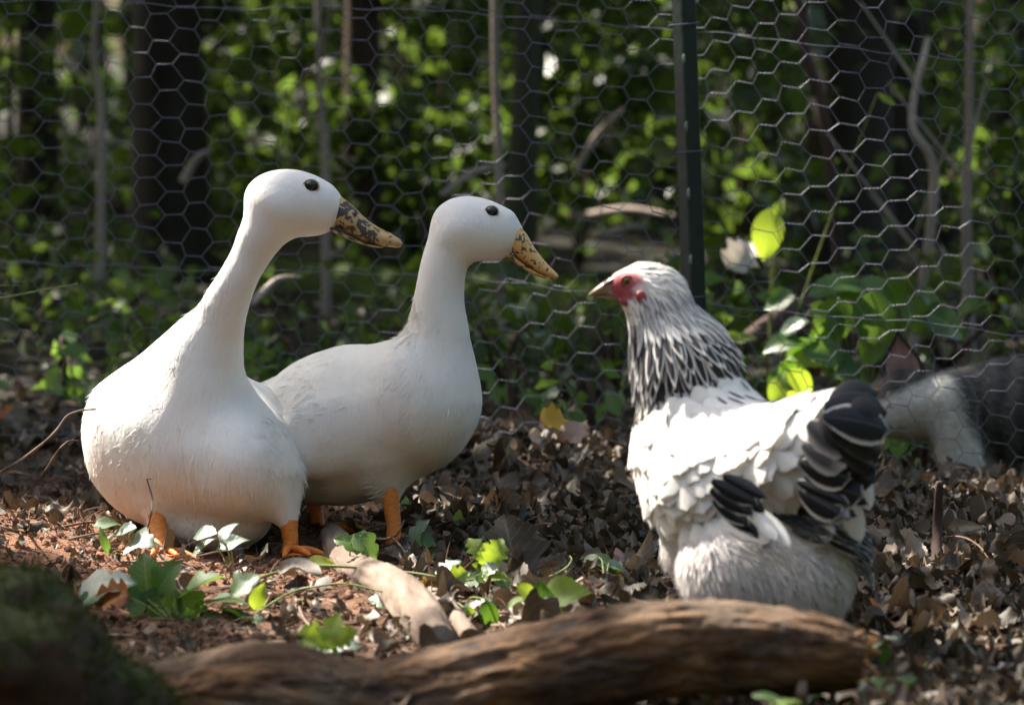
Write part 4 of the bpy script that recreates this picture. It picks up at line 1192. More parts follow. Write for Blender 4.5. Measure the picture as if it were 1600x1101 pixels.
flow1 = flow_field([((460, 280, 5.0), (-1, 0.2, -0.1)), ((400, 340, 5.0), (-0.5, 0, -0.9)), ((385, 420, 5.0), (-0.45, 0, -0.9)), ((350, 500, 5.0), (-0.35, 0, -0.95)),
    ((310, 600, 4.97), (-0.1, 0, -1)), ((240, 620, 5.0), (-0.55, 0.5, -0.75)), ((170, 680, 5.0), (-0.35, 0.9, -0.5)), ((300, 720, 4.97), (-0.05, 0.1, -1)), ((400, 740, 4.97), (0.25, 0.2, -1)),
    ((460, 740, 5.05), (0.2, 0.6, -0.9)), ((320, 820, 5.0), (0, 0.5, -0.6)), ((510, 320, 5.0), (-1, 0, -0.1)), ((200, 650, 5.4), (-0.2, 1, -0.2))])
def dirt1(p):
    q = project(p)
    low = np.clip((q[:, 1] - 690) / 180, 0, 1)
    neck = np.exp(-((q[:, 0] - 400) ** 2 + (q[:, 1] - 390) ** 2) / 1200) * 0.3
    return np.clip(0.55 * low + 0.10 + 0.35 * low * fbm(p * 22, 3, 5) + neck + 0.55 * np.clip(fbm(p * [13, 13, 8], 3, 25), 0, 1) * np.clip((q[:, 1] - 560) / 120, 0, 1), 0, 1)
def ruff(c, r):
    cc_ = P(*c)
    return lambda p: np.exp(-np.sum((p - cc_) ** 2, 1) / (2 * (r * PX(c[2])) ** 2)) + 1e-9
base1 = np.array([P(345, 872, 5.02)[0], 5.02, 0.0])
duck('white duck with mottled olive bill, breast towards us and head turned', base1, duck1, flow1,
     ([(533, 307), (551, 321), (573, 342), (594, 356.5), (610, 364), (624, 373), (629, 380)], [(517, 348), (535, 359), (556, 372), (580, 381), (600, 385), (617, 387), (626, 386.5)], [20, 24, 22, 22, 23, 20, 9], 20, 0.10, 0.85),
     ([(513, 347), (528, 358), (550, 369), (570, 378), (588, 382), (600, 384)], [(514, 359), (530, 368), (550, 376), (570, 383), (588, 387), (600, 387)], [16, 20, 19, 18, 17, 10], 20, 0.10),
     (486, 291), (554, 336, 22), 5.03,
     [((246, 815, 5.01), (248, 872), 17, 14), ((452, 828, 5.01), (452, 870), 16, 14)], 'bill_dark', 0.0096, dirtf=dirt1, heading=(0.45, -0.9),
     tufts=[(ruff((335, 455, 5.10), 26), 260, 0.015), (ruff((200, 640, 5.0), 70), 60, 0.013), (ruff((290, 835, 5.0), 40), 120, 0.014), (ruff((247, 808, 5.0), 20), 70, 0.011)])

# --- right duck: side on
duck2 = [
    (ell((655, 628, 5.12), (93, 108, 108), 0), 0.03),
    (ell((545, 664, 5.18), (156, 124, 124), 16, -18), 0.04),
    (cone((500, 650, 5.26), (350, 652, 5.44), 88, 26), 0.04),
    (chain([(684, 620, 5.10, 60), (685, 560, 5.10, 54), (685, 514, 5.10, 47), (685, 478, 5.10, 41), (689, 440, 5.10, 37), (695, 410, 5.10, 36.5), (706, 384, 5.10, 39), (718, 366, 5.10, 42)]), 0.03),
    (ell((742, 355, 5.10), (65, 47, 43), -14), 0.02),
    (ell((772, 366, 5.10), (38, 37, 33), -30), 0.018),
    (ell((716, 362, 5.075), (26, 15, 12), 20), 0.016),
    (cone((789, 352, 5.10), (805, 363, 5.10), 21, 11), 0.012),
    (cone((490, 725, 5.22), (491, 774, 5.22), 34, 12), 0.03),
    (cone((600, 730, 5.11), (610, 784, 5.10), 40, 13), 0.035),
    (ell((500, 684, 5.08), (86, 58, 30), 16), 0.03),
]
flow2 = flow_field([((750, 320, 5.05), (-1, 0, 0)), ((700, 370, 5.05), (-0.5, 0, -0.8)), ((690, 450, 5.05), (-0.25, 0, -1)), ((690, 520, 5.05), (-0.4, 0, -1)), ((730, 600, 5.05), (-0.2, 0.1, -1)),
    ((660, 700, 5.02), (-0.6, 0.1, -0.6)), ((580, 560, 5.1), (-1, 0.3, -0.15)), ((520, 620, 5.1), (-1, 0.25, -0.3)), ((560, 740, 5.05), (-0.9, 0.2, -0.3)), ((470, 680, 5.1), (-1, 0.3, -0.15)), ((800, 360, 5.05), (-1, 0, 0))])
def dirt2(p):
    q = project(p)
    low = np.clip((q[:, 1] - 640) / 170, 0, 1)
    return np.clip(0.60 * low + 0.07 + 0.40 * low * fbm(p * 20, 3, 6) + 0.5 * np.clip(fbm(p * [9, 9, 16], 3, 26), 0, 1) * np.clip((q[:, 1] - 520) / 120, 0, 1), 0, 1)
base2 = np.array([P(555, 850, 5.14)[0], 5.14, 0.0])
duck('white duck with yellow spotted bill, standing side on behind the other duck', base2, duck2, flow2,
     ([(808, 350), (822, 364), (836, 388), (851, 407), (863, 420), (871, 428), (873, 433)], [(790, 384), (803, 397), (820, 411), (837, 423), (852, 430), (863, 436), (868, 439)], [19, 23, 21, 20, 19, 15, 7], 20, 0.12, 0.85),
     ([(785, 384), (798, 395), (816, 409), (832, 420), (846, 427), (855, 431)], [(783, 394), (796, 404), (813, 417), (830, 427), (844, 433), (854, 435)], [15, 19, 17, 16, 14, 8], 20, 0.12),
     (768, 331), (822, 382, 20), 5.10,
     [((489, 778, 5.22), (497, 836), 15, 13), ((611, 788, 5.09), (615, 858), 16, 13)], 'bill_yellow', 0.0086, dirtf=dirt2, heading=(0.8, -0.55),
     tufts=[(ruff((640, 500, 5.10), 22), 200, 0.014), (ruff((455, 640, 5.1), 45), 160, 0.017), (ruff((490, 785, 5.2), 24), 90, 0.013), (ruff((612, 785, 5.08), 24), 110, 0.013)])

# --- hen
def feather_shape(kind='round', n=8, cup=0.18, curl=0.12):
    t = np.linspace(0, 1, n); c = np.array([-1, -0.5, 0, 0.5, 1.0])
    if kind == 'round': w = np.array([0.10, 0.28, 0.40, 0.48, 0.50, 0.47, 0.36, 0.08])
    elif kind == 'hackle': w = np.array([0.10, 0.22, 0.30, 0.32, 0.29, 0.22, 0.12, 0.015])
    else: w = np.array([0.12, 0.26, 0.36, 0.40, 0.38, 0.31, 0.19, 0.02])
    X = w[:, None] * c; Y = t[:, None] * np.ones((1, 5)) - 0.05 * np.abs(c)[None] * (t[:, None] > 0.9)
    Z = -cup * np.abs(X) ** 1.5 * 2 - curl * (Y - 0.35) ** 2 + curl * 0.12
    V = np.stack([X, Y, Z], -1).reshape(-1, 3)
    i = np.arange(n - 1)[:, None] * 5; j = np.arange(4)[None]
    Q = np.stack([i + j, i + j + 1, i + 5 + j + 1, i + 5 + j], -1).reshape(-1, 4)
    uv = np.stack([np.broadcast_to(0.5 + 0.5 * c, X.shape), t[:, None] * np.ones((1, 5))], -1).reshape(-1, 2)
    return V, Q, uv
FE = {k: feather_shape(k) for k in ('round', 'hackle', 'long')}
FE_ME = {}
def fe_mesh(kind, mk, curl=0.12):
    key = (kind, mk, curl)
    if key not in FE_ME:
        V, Q, uv = feather_shape(kind, curl=curl); FE_ME[key] = make_mesh('feather', V, Q, M[mk], uv=uv)
    return FE_ME[key]

DH = 4.30
hen_pr = [
    (ell((1152, 745, 4.31), (142, 118, 135), -8, -25), 0.03),
    (ell((1080, 705, 4.36), (80, 110, 95), 8), 0.04),
    (ell((1228, 715, 4.24), (92, 78, 110), 4, -25), 0.04),
    (ell((1192, 888, 4.25), (132, 108, 130), -8), 0.035),
    (ell((1265, 890, 4.20), (66, 100, 90), -6), 0.03),
    (ell((1082, 842, 4.33), (46, 54, 60), -30), 0.025),
    (cone((1090, 650, 4.35), (1062, 560, 4.36), 88, 68), 0.035),
    (cone((1062, 560, 4.36), (1034, 490, 4.37), 66, 46), 0.03),
    (ell((1018, 446, 4.37), (48, 34, 32), -8), 0.025),
    (ell((990, 448, 4.37), (31, 26, 25), -12), 0.015),
    (cone((965, 446, 4.37), (955, 449, 4.37), 16, 12), 0.012),
    (cone((1015, 470, 4.37), (1030, 510, 4.37), 34, 42), 0.02),
    (cone((1270, 690, 4.20), (1325, 660, 4.12), 62, 36), 0.04),
]
V, F, N = surface(hen_pr, 0.0042)
q = project(V)
col = np.tile(np.array([[0.74, 0.70, 0.66]]), (len(V), 1))
def blob(c, rx, ry, soft=0.35):
    d = np.hypot((q[:, 0] - c[0]) / rx, (q[:, 1] - c[1]) / ry); return np.clip((1.15 - d) / soft, 0, 1)[:, None]
fl = np.clip((q[:, 1:2] - 800) / 60, 0, 1); col = col * (1 - fl) + np.array([0.68, 0.63, 0.62]) * fl
hk = np.clip((640 - q[:, 1:2]) / 60, 0, 1) * np.clip((q[:, 1:2] - 470) / 40, 0, 1); col = col * (1 - 0.75 * hk) + np.array([0.10, 0.10, 0.11]) * 0.75 * hk
red_ = np.maximum(blob((978, 446), 29, 22), 0.75 * blob((974, 465), 18, 10)); col = col * (1 - red_) + np.array([0.42, 0.085, 0.095]) * red_
wl_ = blob((1000, 452), 13, 8, 0.5); col = col * (1 - wl_) + np.array([0.72, 0.62, 0.58]) * wl_
hen = thing('hen', [P(1180, 1000, 4.27)[0], 4.27, 0.0], 'white hen with black striped neck and black tail, behind the log', 'hen')
obj('body', V, F, M['hen_body'], hen, attrs={'Col': col})
hflow = flow_field([((985, 420, 4.33), (0.8, 0, 0.2)), ((1030, 425, 4.33), (1, 0, -0.4)), ((1010, 480, 4.33), (0.3, 0, -1)), ((1075, 480, 4.33), (0.6, 0, -1)), ((1020, 560, 4.3), (-0.05, 0, -1)), ((1060, 560, 4.28), (0.25, -0.1, -1)),
    ((1120, 570, 4.33), (0.65, -0.1, -0.9)), ((1010, 640, 4.3), (-0.02, 0, -1)), ((1085, 640, 4.25), (0.5, -0.1, -1)), ((1170, 620, 4.28), (1, -0.3, -0.3)), ((1030, 740, 4.25), (0.25, 0, -1)), ((1100, 740, 4.2), (0.6, -0.1, -0.8)),
    ((1180, 690, 4.15), (0.9, -0.1, -0.5)), ((1240, 650, 4.15), (1, -0.3, 0.0)), ((1250, 740, 4.1), (0.9, -0.1, -0.55)), ((1180, 800, 4.15), (0.8, 0, -0.5)), ((1060, 860, 4.25), (0.25, 0, -1)), ((1200, 900, 4.1), (0.12, 0, -1)), ((1300, 890, 4.1), (0.1, 0, -1)), ((1280, 830, 4.1), (0.95, -0.1, -0.3)), ((1225, 825, 4.1), (0.9, -0.1, -0.4)), ((1310, 800, 4.1), (0.95, -0.1, -0.25)), ((1330, 680, 4.1), (1, -0.2, 0.2))])
def hen_feathers(name, kind, mk, n, L, W, region, lift, jit=0.12, out=0.0, label=None, uneven=0.2, dart=0.35):
    """overlapping feathers over one region of the hen, laid from tail to head"""
    p, nn = sample_faces(V, F, N, n * 8, region)
    keep = []; grid = {}
    step = dart * L                                      # keep them apart so that they scale like real plumage
    for k in range(len(p)):
        c = tuple((p[k] / step).astype(int))
        ok = True
        for a in (-1, 0, 1):
            for b in (-1, 0, 1):
                for e in (-1, 0, 1):
                    for o in grid.get((c[0] + a, c[1] + b, c[2] + e), ()):
                        if np.sum((p[o] - p[k]) ** 2) < step * step: ok = False
        if ok:
            keep.append(k); grid.setdefault(c, []).append(k)
        if len(keep) >= n: break
    p, nn = p[keep], nn[keep]
    d = hflow(p); d = nrm(d - nn * np.sum(d * nn, 1, keepdims=True)); d = nrm(d + jit * rng.normal(size=d.shape))
    d = nrm(d - nn * np.sum(d * nn, 1, keepdims=True))
    m = len(p); Ls = L * rng.uniform(1 - uneven, 1 + uneven, m)
    tip = nrm(d + nn * (lift * rng.uniform(0.6, 1.4, m))[:, None])
    w = scatter(FE[kind], p + nn * out, tip, nn, np.stack([np.full(m, W) * rng.uniform(0.85, 1.15, m), Ls, np.minimum(Ls, 0.05)], 1))
    o = obj(name, w[0], w[1], M[mk], hen, uv=w[2], attrs={'rnd': w[3]}); o['kind'] = 'stuff'
    if label: o['label'] = label
    return o
def px_region(fn):
    def w(p):
        q = project(p); return fn(q[:, 0], q[:, 1]).astype(float) + 1e-9
    return w
S = PX(DH)
lower_edge = lambda x: np.interp(x, [980, 1000, 1050, 1110, 1160, 1230], [676, 672, 632, 602, 596, 622])
coat(hen, 'fluff', V, F, N, 15000, hflow, lambda p: 0.026 * np.ones(len(p)), 0.0026, 0.16, M['f_hair'], weight=px_region(lambda x, y: (y > 812)), jit=0.22)
hen_feathers('thigh_feathers', 'hackle', 'f_fluff', 420, 46 * S, 20 * S, px_region(lambda x, y: (y > 800) & (y < 900)), 0.04, 0.25, out=-0.002, dart=0.25)
hen_feathers('body_feathers', 'round', 'f_white', 900, 66 * S, 54 * S, px_region(lambda x, y: (y > lower_edge(x) - 10) & (y < 822) & (x < 1285 - np.clip(700 - y, 0, 60) * 0.3)), 0.035, 0.16, out=0.003, dart=0.24)
coat(hen, 'breast_barbs', V, F, N, 6000, hflow, lambda p: 0.018 * np.ones(len(p)), 0.0022, 0.16, M['f_hair'], weight=px_region(lambda x, y: (y > lower_edge(x) + 20) & (y < 860) & (x < 1110)), jit=0.2)
hen_feathers('head_feathers', 'hackle', 'f_white', 520, 20 * S, 10 * S, px_region(lambda x, y: (y < 500) & (x > 972) & (np.hypot((x - 979) / 27, (y - 441) / 23) > 1) & (np.hypot((x - 968) / 17, (y - 462) / 14) > 1) & (np.hypot((x - 1000) / 13, (y - 458) / 14) > 1)), 0.09, 0.15, dart=0.25)
hen_feathers('hackle_feathers', 'hackle', 'f_hackle', 760, 70 * S, 25 * S, px_region(lambda x, y: (y > 505) & (y < lower_edge(x) - 6)), 0.045, 0.07, out=0.001, label='black striped white-edged neck feathers', dart=0.17)
hen_feathers('nape_feathers', 'hackle', 'f_hackle_pale', 420, 46 * S, 15 * S, px_region(lambda x, y: (y > 458) & (y < 515) & (x > 1000)), 0.05, 0.08, out=0.003, dart=0.2)
hen_feathers('collar_feathers', 'hackle', 'f_hackle', 50, 30 * S, 11 * S, px_region(lambda x, y: (y > lower_edge(x)) & (y < lower_edge(x) + 26)), 0.09, 0.1, out=0.004, dart=0.4)

def big_feather(name, a, b, w, mk, kind='long', face=(0, -1, 0.25), curl=0.12, label=None):
    A, B = P(*a), P(*b); L = np.linalg.norm(B - A)
    Mx = basis(B - A, np.asarray(face, float), 1.0, A) @ Matrix.Diagonal((w * S, L, min(L, 0.06), 1))
    o = place(name, fe_mesh(kind, mk, curl), hen, Mx)
    if label: o['label'] = label
    return o
# rounded black tail under its feathers
tail_pr = [(ell((1332, 655, 4.12), (50, 44, 55), -8), 0.02), (ell((1328, 712, 4.12), (36, 46, 45), 10), 0.02), (ell((1298, 690, 4.14), (40, 50, 50), 0), 0.02)]
tV, tF, tN = surface(tail_pr, 0.004)
tail = obj('tail', tV, tF, M['hen_body'], hen, attrs={'Col': np.tile([[0.016, 0.016, 0.018]], (len(tV), 1))})
# black wing quills that show below the bow, partly veiled by white feathers
for (x0, y0, x1, y1, w, mk) in [(1112, 750, 1186, 790, 40, 'f_laced'), (1110, 764, 1180, 806, 40, 'f_laced'), (1114, 780, 1176, 824, 36, 'f_laced'), (1126, 792, 1184, 834, 34, 'f_laced'), (1130, 742, 1196, 782, 32, 'f_black'), (1142, 756, 1200, 804, 34, 'f_black'), (1140, 800, 1184, 842, 20, 'f_laced')]:
    big_feather('wing_quill', (x0, y0, 4.132), (x1 + rng.uniform(-4, 6), y1 + rng.uniform(-4, 4), 4.112), w, mk, 'long', curl=0.03)
for (x0, y0, x1, y1, w) in [(1176, 790, 1216, 846, 30), (1192, 798, 1236, 856, 30)]:
    big_feather('wing_quill', (x0, y0, 4.122), (x1, y1, 4.092), w, 'f_white', 'long', curl=0.05)
wing_f = px_region(lambda x, y: (x > 1196) & (x < 1335) & (y > 790) & (y < 845 - (1290 - x) * 0.22))
hen_feathers('wing_feathers', 'long', 'f_laced', 120, 74 * S, 17 * S, wing_f, 0.05, 0.12, out=0.010, dart=0.13, label='black wing feathers with thin pale rims')
hen_feathers('wing_feathers', 'long', 'f_grey', 40, 62 * S, 15 * S, wing_f, 0.06, 0.12, out=0.008, dart=0.2)
# tail: laced coverts below, black arched feathers above
for (x0, y0, x1, y1, w, mk, kd) in [(1252, 778, 1328, 806, 46, 'f_grey', 'round'), (1258, 742, 1350, 776, 66, 'f_laced', 'round'), (1250, 722, 1330, 748, 54, 'f_laced', 'round'), (1300, 722, 1368, 752, 50, 'f_black', 'round'),
                                    (1262, 660, 1330, 704, 62, 'f_grey', 'round'), (1254, 694, 1322, 730, 50, 'f_grey', 'round'), (1248, 764, 1316, 804, 48, 'f_laced', 'round'),
                                    (1240, 706, 1312, 724, 40, 'f_grey', 'long'), (1246, 752, 1330, 788, 36, 'f_laced', 'long'), (1270, 782, 1342, 806, 34, 'f_laced', 'long'), (1284, 752, 1358, 788, 36, 'f_black', 'long')]:
    big_feather('tail_covert', (x0, y0, 4.115 if x0 > 1240 else 4.15), (x1, y1, 4.085 if x0 > 1240 else 4.11), w, mk, kd, (0, -1, 0.15))
for k, (x0, y0, x1, y1, w, z, mk) in enumerate([(1300, 676, 1386, 700, 56, 4.075, 'f_black'), (1286, 650, 1396, 668, 66, 4.07, 'f_laced'), (1288, 634, 1392, 640, 62, 4.085, 'f_black'), (1296, 626, 1374, 608, 56, 4.11, 'f_black'), (1310, 700, 1372, 724, 46, 4.08, 'f_black')]):
    big_feather('tail_feather', (x0, y0, z), (x1, y1, z + 0.015), w, mk, 'round', (0.15, -0.85, 0.5), 0.5)
for (x0, y0, x1, y1, w) in [(1338, 730, 1360, 800, 44), (1322, 770, 1346, 850, 46)]:
    big_feather('tail_covert', (x0, y0, 4.14), (x1, y1, 4.13), w, 'f_white', 'long')
# head fittings
ub_t = ([(963, 429), (949, 436), (936, 445), (926, 453), (920, 459)], [(968, 459), (950, 460), (937, 461), (927, 462), (920, 463)], [14, 13, 10, 7, 3], 4.37)
v, f, al = loft(ub_t[0], ub_t[1], ub_t[2], ub_t[3], 16)
bk = obj('upper_beak', v, f, M['beak'], hen)
v, f, al = loft([(962, 428), (951, 434), (942, 441)], [(966, 444), (953, 447), (942, 452)], [15.2, 13.8, 11], 4.37, 14)
obj('beak_ridge', v, f, M['beak_dark'], bk)
v, f, al = loft([(968, 458), (952, 460), (938, 461), (931, 462)], [(970, 471), (953, 468), (940, 465), (931, 463.5)], [12, 10, 7, 3], 4.37, 14)
obj('lower_beak', v, f, M['beak'], hen)
for s in (0, 1):
    c = surf_point(hen_pr, 980, 440, *((4.2, 4.5) if s == 0 else (4.5, 4.2))); inn = np.array([0, 1.0 if s == 0 else -1.0, 0])
    e = obj('eye', *sphere(c + inn * 0.0035, [0.0068, 0.0055, 0.0068]), M['hen_eye'], hen)
    obj('pupil', *sphere(c - inn * 0.0006, [0.0030, 0.0020, 0.0030]), M['eye'], e)
    ring_t = np.linspace(0, 2 * np.pi, 20)
    obj('eyelid', *tube(c + inn * 0.0008 + np.stack([np.cos(ring_t) * 0.0074, 0 * ring_t, np.sin(ring_t) * 0.0066], 1), 0.0016, 6, cap=False), M['red_skin'], e)
    sd = (4.2, 4.5) if s == 0 else (4.5, 4.2)
    c = surf_point(hen_pr, 1003, 465, *sd); obj('ear_lobe', *sphere(c, [0.0068, 0.004, 0.0095], axes=np.array([[0.85, 0, 0.5], [0, 1, 0], [-0.5, 0, 0.85]])), M['red_skin'], hen)
    c = surf_point(hen_pr, 975, 468, *sd); obj('wattle', *sphere(c + [0, 0, -0.003], [0.0075, 0.003, 0.0042], axes=np.array([[0.85, 0, -0.5], [0, 1, 0], [0.5, 0, 0.85]])), M['red_skin'], hen)
for k in range(2):
    c = P(966 + 7 * k, 430 - 4 * k, 4.37); obj('comb', *sphere(c, [0.0035, 0.003, 0.0035]), M['red_skin'], hen)
for x in (1120, 1225):
    g = on_ground(x, 1012 if x > 1200 else 1004); g[1] = 4.27; g[2] = gz(g[0], 4.27) + 0.004
    lg = obj('leg', *tube(smooth_path([P(x, 930, 4.27), (P(x, 930, 4.27) + g) / 2, g], 8), [0.016, 0.015, 0.013, 0.011, 0.010, 0.009, 0.009, 0.010], 10), M['claw_leg'], hen)
    mb = MB()
    for an in (-0.6, 0, 0.6, 3.14):
        e = g + np.array([-math.cos(an) * 0.05, math.sin(an) * 0.05, 0]); e[2] = gz(e[0], e[1]) + 0.004
        mb.tube([g, (g + e) / 2 + [0, 0, 0.006], e], [0.007, 0.006, 0.002], 8)
    obj_mb('foot', mb, M['claw_leg'], lg)

# --- cat half hidden behind the netting
DC = 6.10
cat_pr = [
    (ell((1412, 628, 6.06), (58, 54, 60), 0), 0.02),
    (ell((1380, 652, 6.05), (34, 28, 34), 0), 0.02),
    (cone((1440, 640, 6.08), (1510, 640, 6.14), 48, 66), 0.03),
    (ell((1590, 662, 6.22), (140, 104, 105), -4, 15), 0.04),
    (ell((1700, 670, 6.34), (120, 112, 110), 0, 15), 0.05),
    (cone((1480, 625, 6.03), (1514, 768, 6.02), 46, 27), 0.02),
    (cone((1545, 700, 6.16), (1552, 772, 6.16), 36, 24), 0.025),
    (ell((1500, 772, 6.03), (30, 16, 26)), 0.015), (ell((1540, 776, 6.12), (30, 16, 26)), 0.015),
    (cone((1720, 700, 6.3), (1725, 775, 6.28), 48, 26), 0.03),
]
V, F, N = surface(cat_pr, 0.0065)
q = project(V)
st = np.sin(q[:, 0] * 0.16 + 5 * fbm(V * 14, 2, 3)) * 0.5 + 0.5
tab = np.array([0.11, 0.09, 0.075]) * (0.35 + 0.9 * st[:, None]); wh = np.array([[0.86, 0.79, 0.71]])
edge = np.interp(q[:, 1], [560, 600, 660, 720, 790], [1480, 1502, 1520, 1560, 1640])
white = np.clip((edge - q[:, 0]) / 22, 0, 1) * np.clip((q[:, 1] - np.interp(q[:, 0], [1350, 1390, 1440, 1475, 1500], [640, 612, 590, 575, 560])) / 16, 0, 1)
catcol = tab * (1 - white[:, None]) + wh * white[:, None]
cat = thing('cat', [P(1560, 770, 6.15)[0], 6.15, gz(P(1560, 770, 6.15)[0], 6.15)], 'dark tabby cat with white chest and legs, behind the wire at the right', 'cat')
obj('body', V, F, M['fur'], cat, attrs={'Col': catcol})
cflow = flow_field([((1390, 600, 6.0), (1, 0.1, 0.2)), ((1440, 640, 6.0), (0.7, 0, -0.7)), ((1500, 600, 6.05), (0.9, 0, -0.4)), ((1500, 720, 6.0), (0.1, 0, -1)), ((1580, 580, 6.1), (1, 0.1, -0.1)), ((1580, 680, 6.1), (0.9, 0, -0.5)), ((1700, 660, 6.2), (1, 0, -0.3))])
from_v = V.copy(); tree_c = catcol
p, nn = sample_faces(V, F, N, 16000)
# colour each hair like the fur it grows from
cell = {}
key = np.floor(V / 0.012).astype(int)
for k, kk in enumerate(map(tuple, key)): cell.setdefault(kk, k)
def hair_col(p):
    out = np.empty((len(p), 3))
    for a, kk in enumerate(map(tuple, np.floor(p / 0.012).astype(int))): out[a] = catcol[cell.get(kk, 0)] if kk in cell else (0.2, 0.17, 0.14)
    return out
d = cflow(p); d = nrm(d - nn * np.sum(d * nn, 1, keepdims=True)); d = nrm(d + 0.2 * rng.normal(size=d.shape))
w = scatter(BARB, p - nn * 0.001, nrm(d + nn * 0.45), nn, np.stack([np.full(len(p), 0.009), rng.uniform(0.010, 0.020, len(p)), np.full(len(p), 0.02)], 1))
o = obj('fur_tufts', w[0], w[1], M['fur'], cat, attrs={'Col': np.repeat(hair_col(p), 5, 0)}, uv=w[2], normals=np.repeat(nn, 5, 0)); o['kind'] = 'stuff'
def ear(c0, c1, tip, d, lean):
    """a cupped ear: outer shell and pink inside"""
    a, b, t_ = P(*c0, d), P(*c1, d), P(*tip, d + lean)
    n = 7; rows_ = []
    for u in np.linspace(0, 1, n):
        L, R = a * (1 - u) + t_ * u, b * (1 - u) + t_ * u
        wdt = np.linalg.norm(R - L) * (1 + 0.55 * math.sin(math.pi * u)); mid = (L + R) / 2; dirx = nrm(R - L + 1e-6)
        for s in np.linspace(-1, 1, 7):
            rows_.append(mid + dirx * s * wdt / 2 + np.array([0, 1, 0]) * 0.016 * (1 - s * s) * (1 - u * 0.6))
    W = np.array(rows_); i = np.arange(n - 1)[:, None] * 7; j = np.arange(6)[None]
    Q = np.stack([i + j, i + j + 1, i + 8 + j, i + 7 + j], -1).reshape(-1, 4)
    e = obj('ear', W + [0, 0.003, 0], Q, M['fur'], cat, attrs={'Col': np.tile([[0.10, 0.08, 0.065]], (len(W), 1))})
    obj('inner_ear', W * 0.76 + W.mean(0) * 0.24 - [0, 0.002, 0], Q, M['cat_pink'], e)
M['cat_pink'] = simple_mat('pink_ear_skin', (0.36, 0.22, 0.19), 0.6, 0.3, 0.25, 60)
ear((1380, 596), (1446, 592), (1402, 514), 6.04, 0.0)
c = surf_point(cat_pr, 1372, 612, 5.8, 6.2); obj('eye', *sphere(c + [0, 0.004, 0], [0.008, 0.006, 0.007]), M['hen_eye'], cat)
c = P(1347, 650, 6.05); obj('nose', *sphere(c, [0.006, 0.007, 0.005]), M['cat_pink'], cat)
pts = smooth_path([P(1810, 660, 6.42), P(1880, 720, 6.5), P(1960, 765, 6.45)], 12)
obj('tail', *tube(pts, np.linspace(0.022, 0.012, 12), 10), M['fur'], cat, attrs={'Col': np.tile([[0.07, 0.06, 0.05]], (12 * 10 + 2, 1))})

# ================================================================== leaf litter, crumbs and small plants
def litter_density(x, y):
    q = project(np.stack([x, y, np.zeros_like(x)], -1)); px, py = q[:, 0], q[:, 1]
    d = np.full(len(x), 0.35)
    d = np.where((px > 640), 1.0, d); d = np.where((px > 640) & (py > 900) & (px < 1000), 0.55, d)
    d = np.where((px < 640) & (py > 730), 0.10, d); d = np.where(py < 700, 0.6, d)
    d = np.where((px > 1250), 1.2, d)
    return d
n = 60000
X = rng.uniform(-1.25, 1.25, n); Y = 3.55 + 3.0 * rng.random(n) ** 0.9
k = rng.random(n) < litter_density(X, Y) * 0.5 * np.clip(1.0 + 1.6 * fbm(np.stack([X * 5, Y * 5, 0 * X], 1), 3, 71), 0.1, 2)
X, Y = X[k], Y[k]; Z = ground_z(X, Y) + rng.random(len(X)) ** 2 * 0.016 + 0.001
parts = []
kinds = [('lobed', 0.5, 0.9), ('oval', 0.9, 0.8), ('oval', -0.6, -0.7), ('lobed', -0.5, 0.6), ('narrow', 0.8, 1.2), ('serrate', 0.3, -0.9), ('ivy', 0.7, 0.9)]
grp = rng.integers(0, len(kinds), len(X))
for g, (kd, fo, cu) in enumerate(kinds):
    m = grp == g; c = m.sum()
    tpl = leaf_shape(kd, 8, fo, cu, 0.16, 0.9, g); tpl[0][:] += np.stack([0.05 * vnoise(tpl[0] * 5 + 3 * g, 1), 0 * tpl[0][:, 0], 0.16 * vnoise(tpl[0] * 4.3 + 7 * g, 2)], 1)
    pos = np.stack([X[m], Y[m], Z[m]], 1)
    tip = nrm(np.stack([rng.normal(size=c), rng.normal(size=c), rng.normal(size=c) * 0.35], 1))
    nr = nrm(np.stack([rng.normal(size=c) * 0.7, rng.normal(size=c) * 0.7, np.ones(c)], 1))
    parts.append(scatter(tpl, pos, tip, nr, 0.011 + 0.034 * rng.random(c) ** 1.4))
V, F, uv, r = join(parts)
o = obj('leaf_litter', V, F, G['dead'], ground, uv=uv, attrs={'rnd': r}); o['kind'] = 'stuff'
# the larger fallen leaves, one by one
DEAD = [leaf_mesh(kd, 'dead', s, fold=fo, curl=cu, wave=0.15, twist=0.8) for s, (kd, fo, cu) in enumerate(kinds)]
cnt = 0
while cnt < 280:
    px, py = rng.uniform(640, 1600), rng.uniform(690, 1098)
    if rng.random() < 0.1: px = rng.uniform(0, 640)
    if (1000 < px < 1345 and py < 985) or (px < 640 and py > 870) or (480 < px < 770 and py > 850): continue
    g = on_ground(px, py)
    g[2] += rng.uniform(0.004, 0.02)
    sz = 0.030 + 0.05 * rng.random() ** 1.5
    place('dead_leaf', DEAD[rng.integers(len(DEAD))], ground, basis(nrm(rng.normal(size=3) * [1, 1, .3]), nrm(rng.normal(size=3) * [.6, .6, .2] + [0, -0.25, 1]), sz, g))
    cnt += 1
# beyond the fence the litter is thinner and dim
n = 1500
X = rng.uniform(-2, 2, n); Y = rng.uniform(6.2, 10, n)
pos = np.stack([X, Y, ground_z(X, Y) + 0.006], 1)
w = scatter(leaf_shape('oval', 5, 0.6, 0.6, 0.1, 0.3, 5), pos, nrm(rng.normal(size=(n, 3)) * [1, 1, .3]), nrm(rng.normal(size=(n, 3)) * [.5, .5, .1] + [0, 0, 1]), rng.uniform(0.03, 0.07, n))
o = obj('leaf_litter', w[0], w[1], G['dead'], ground, uv=w[2], attrs={'rnd': w[3]}); o['kind'] = 'stuff'
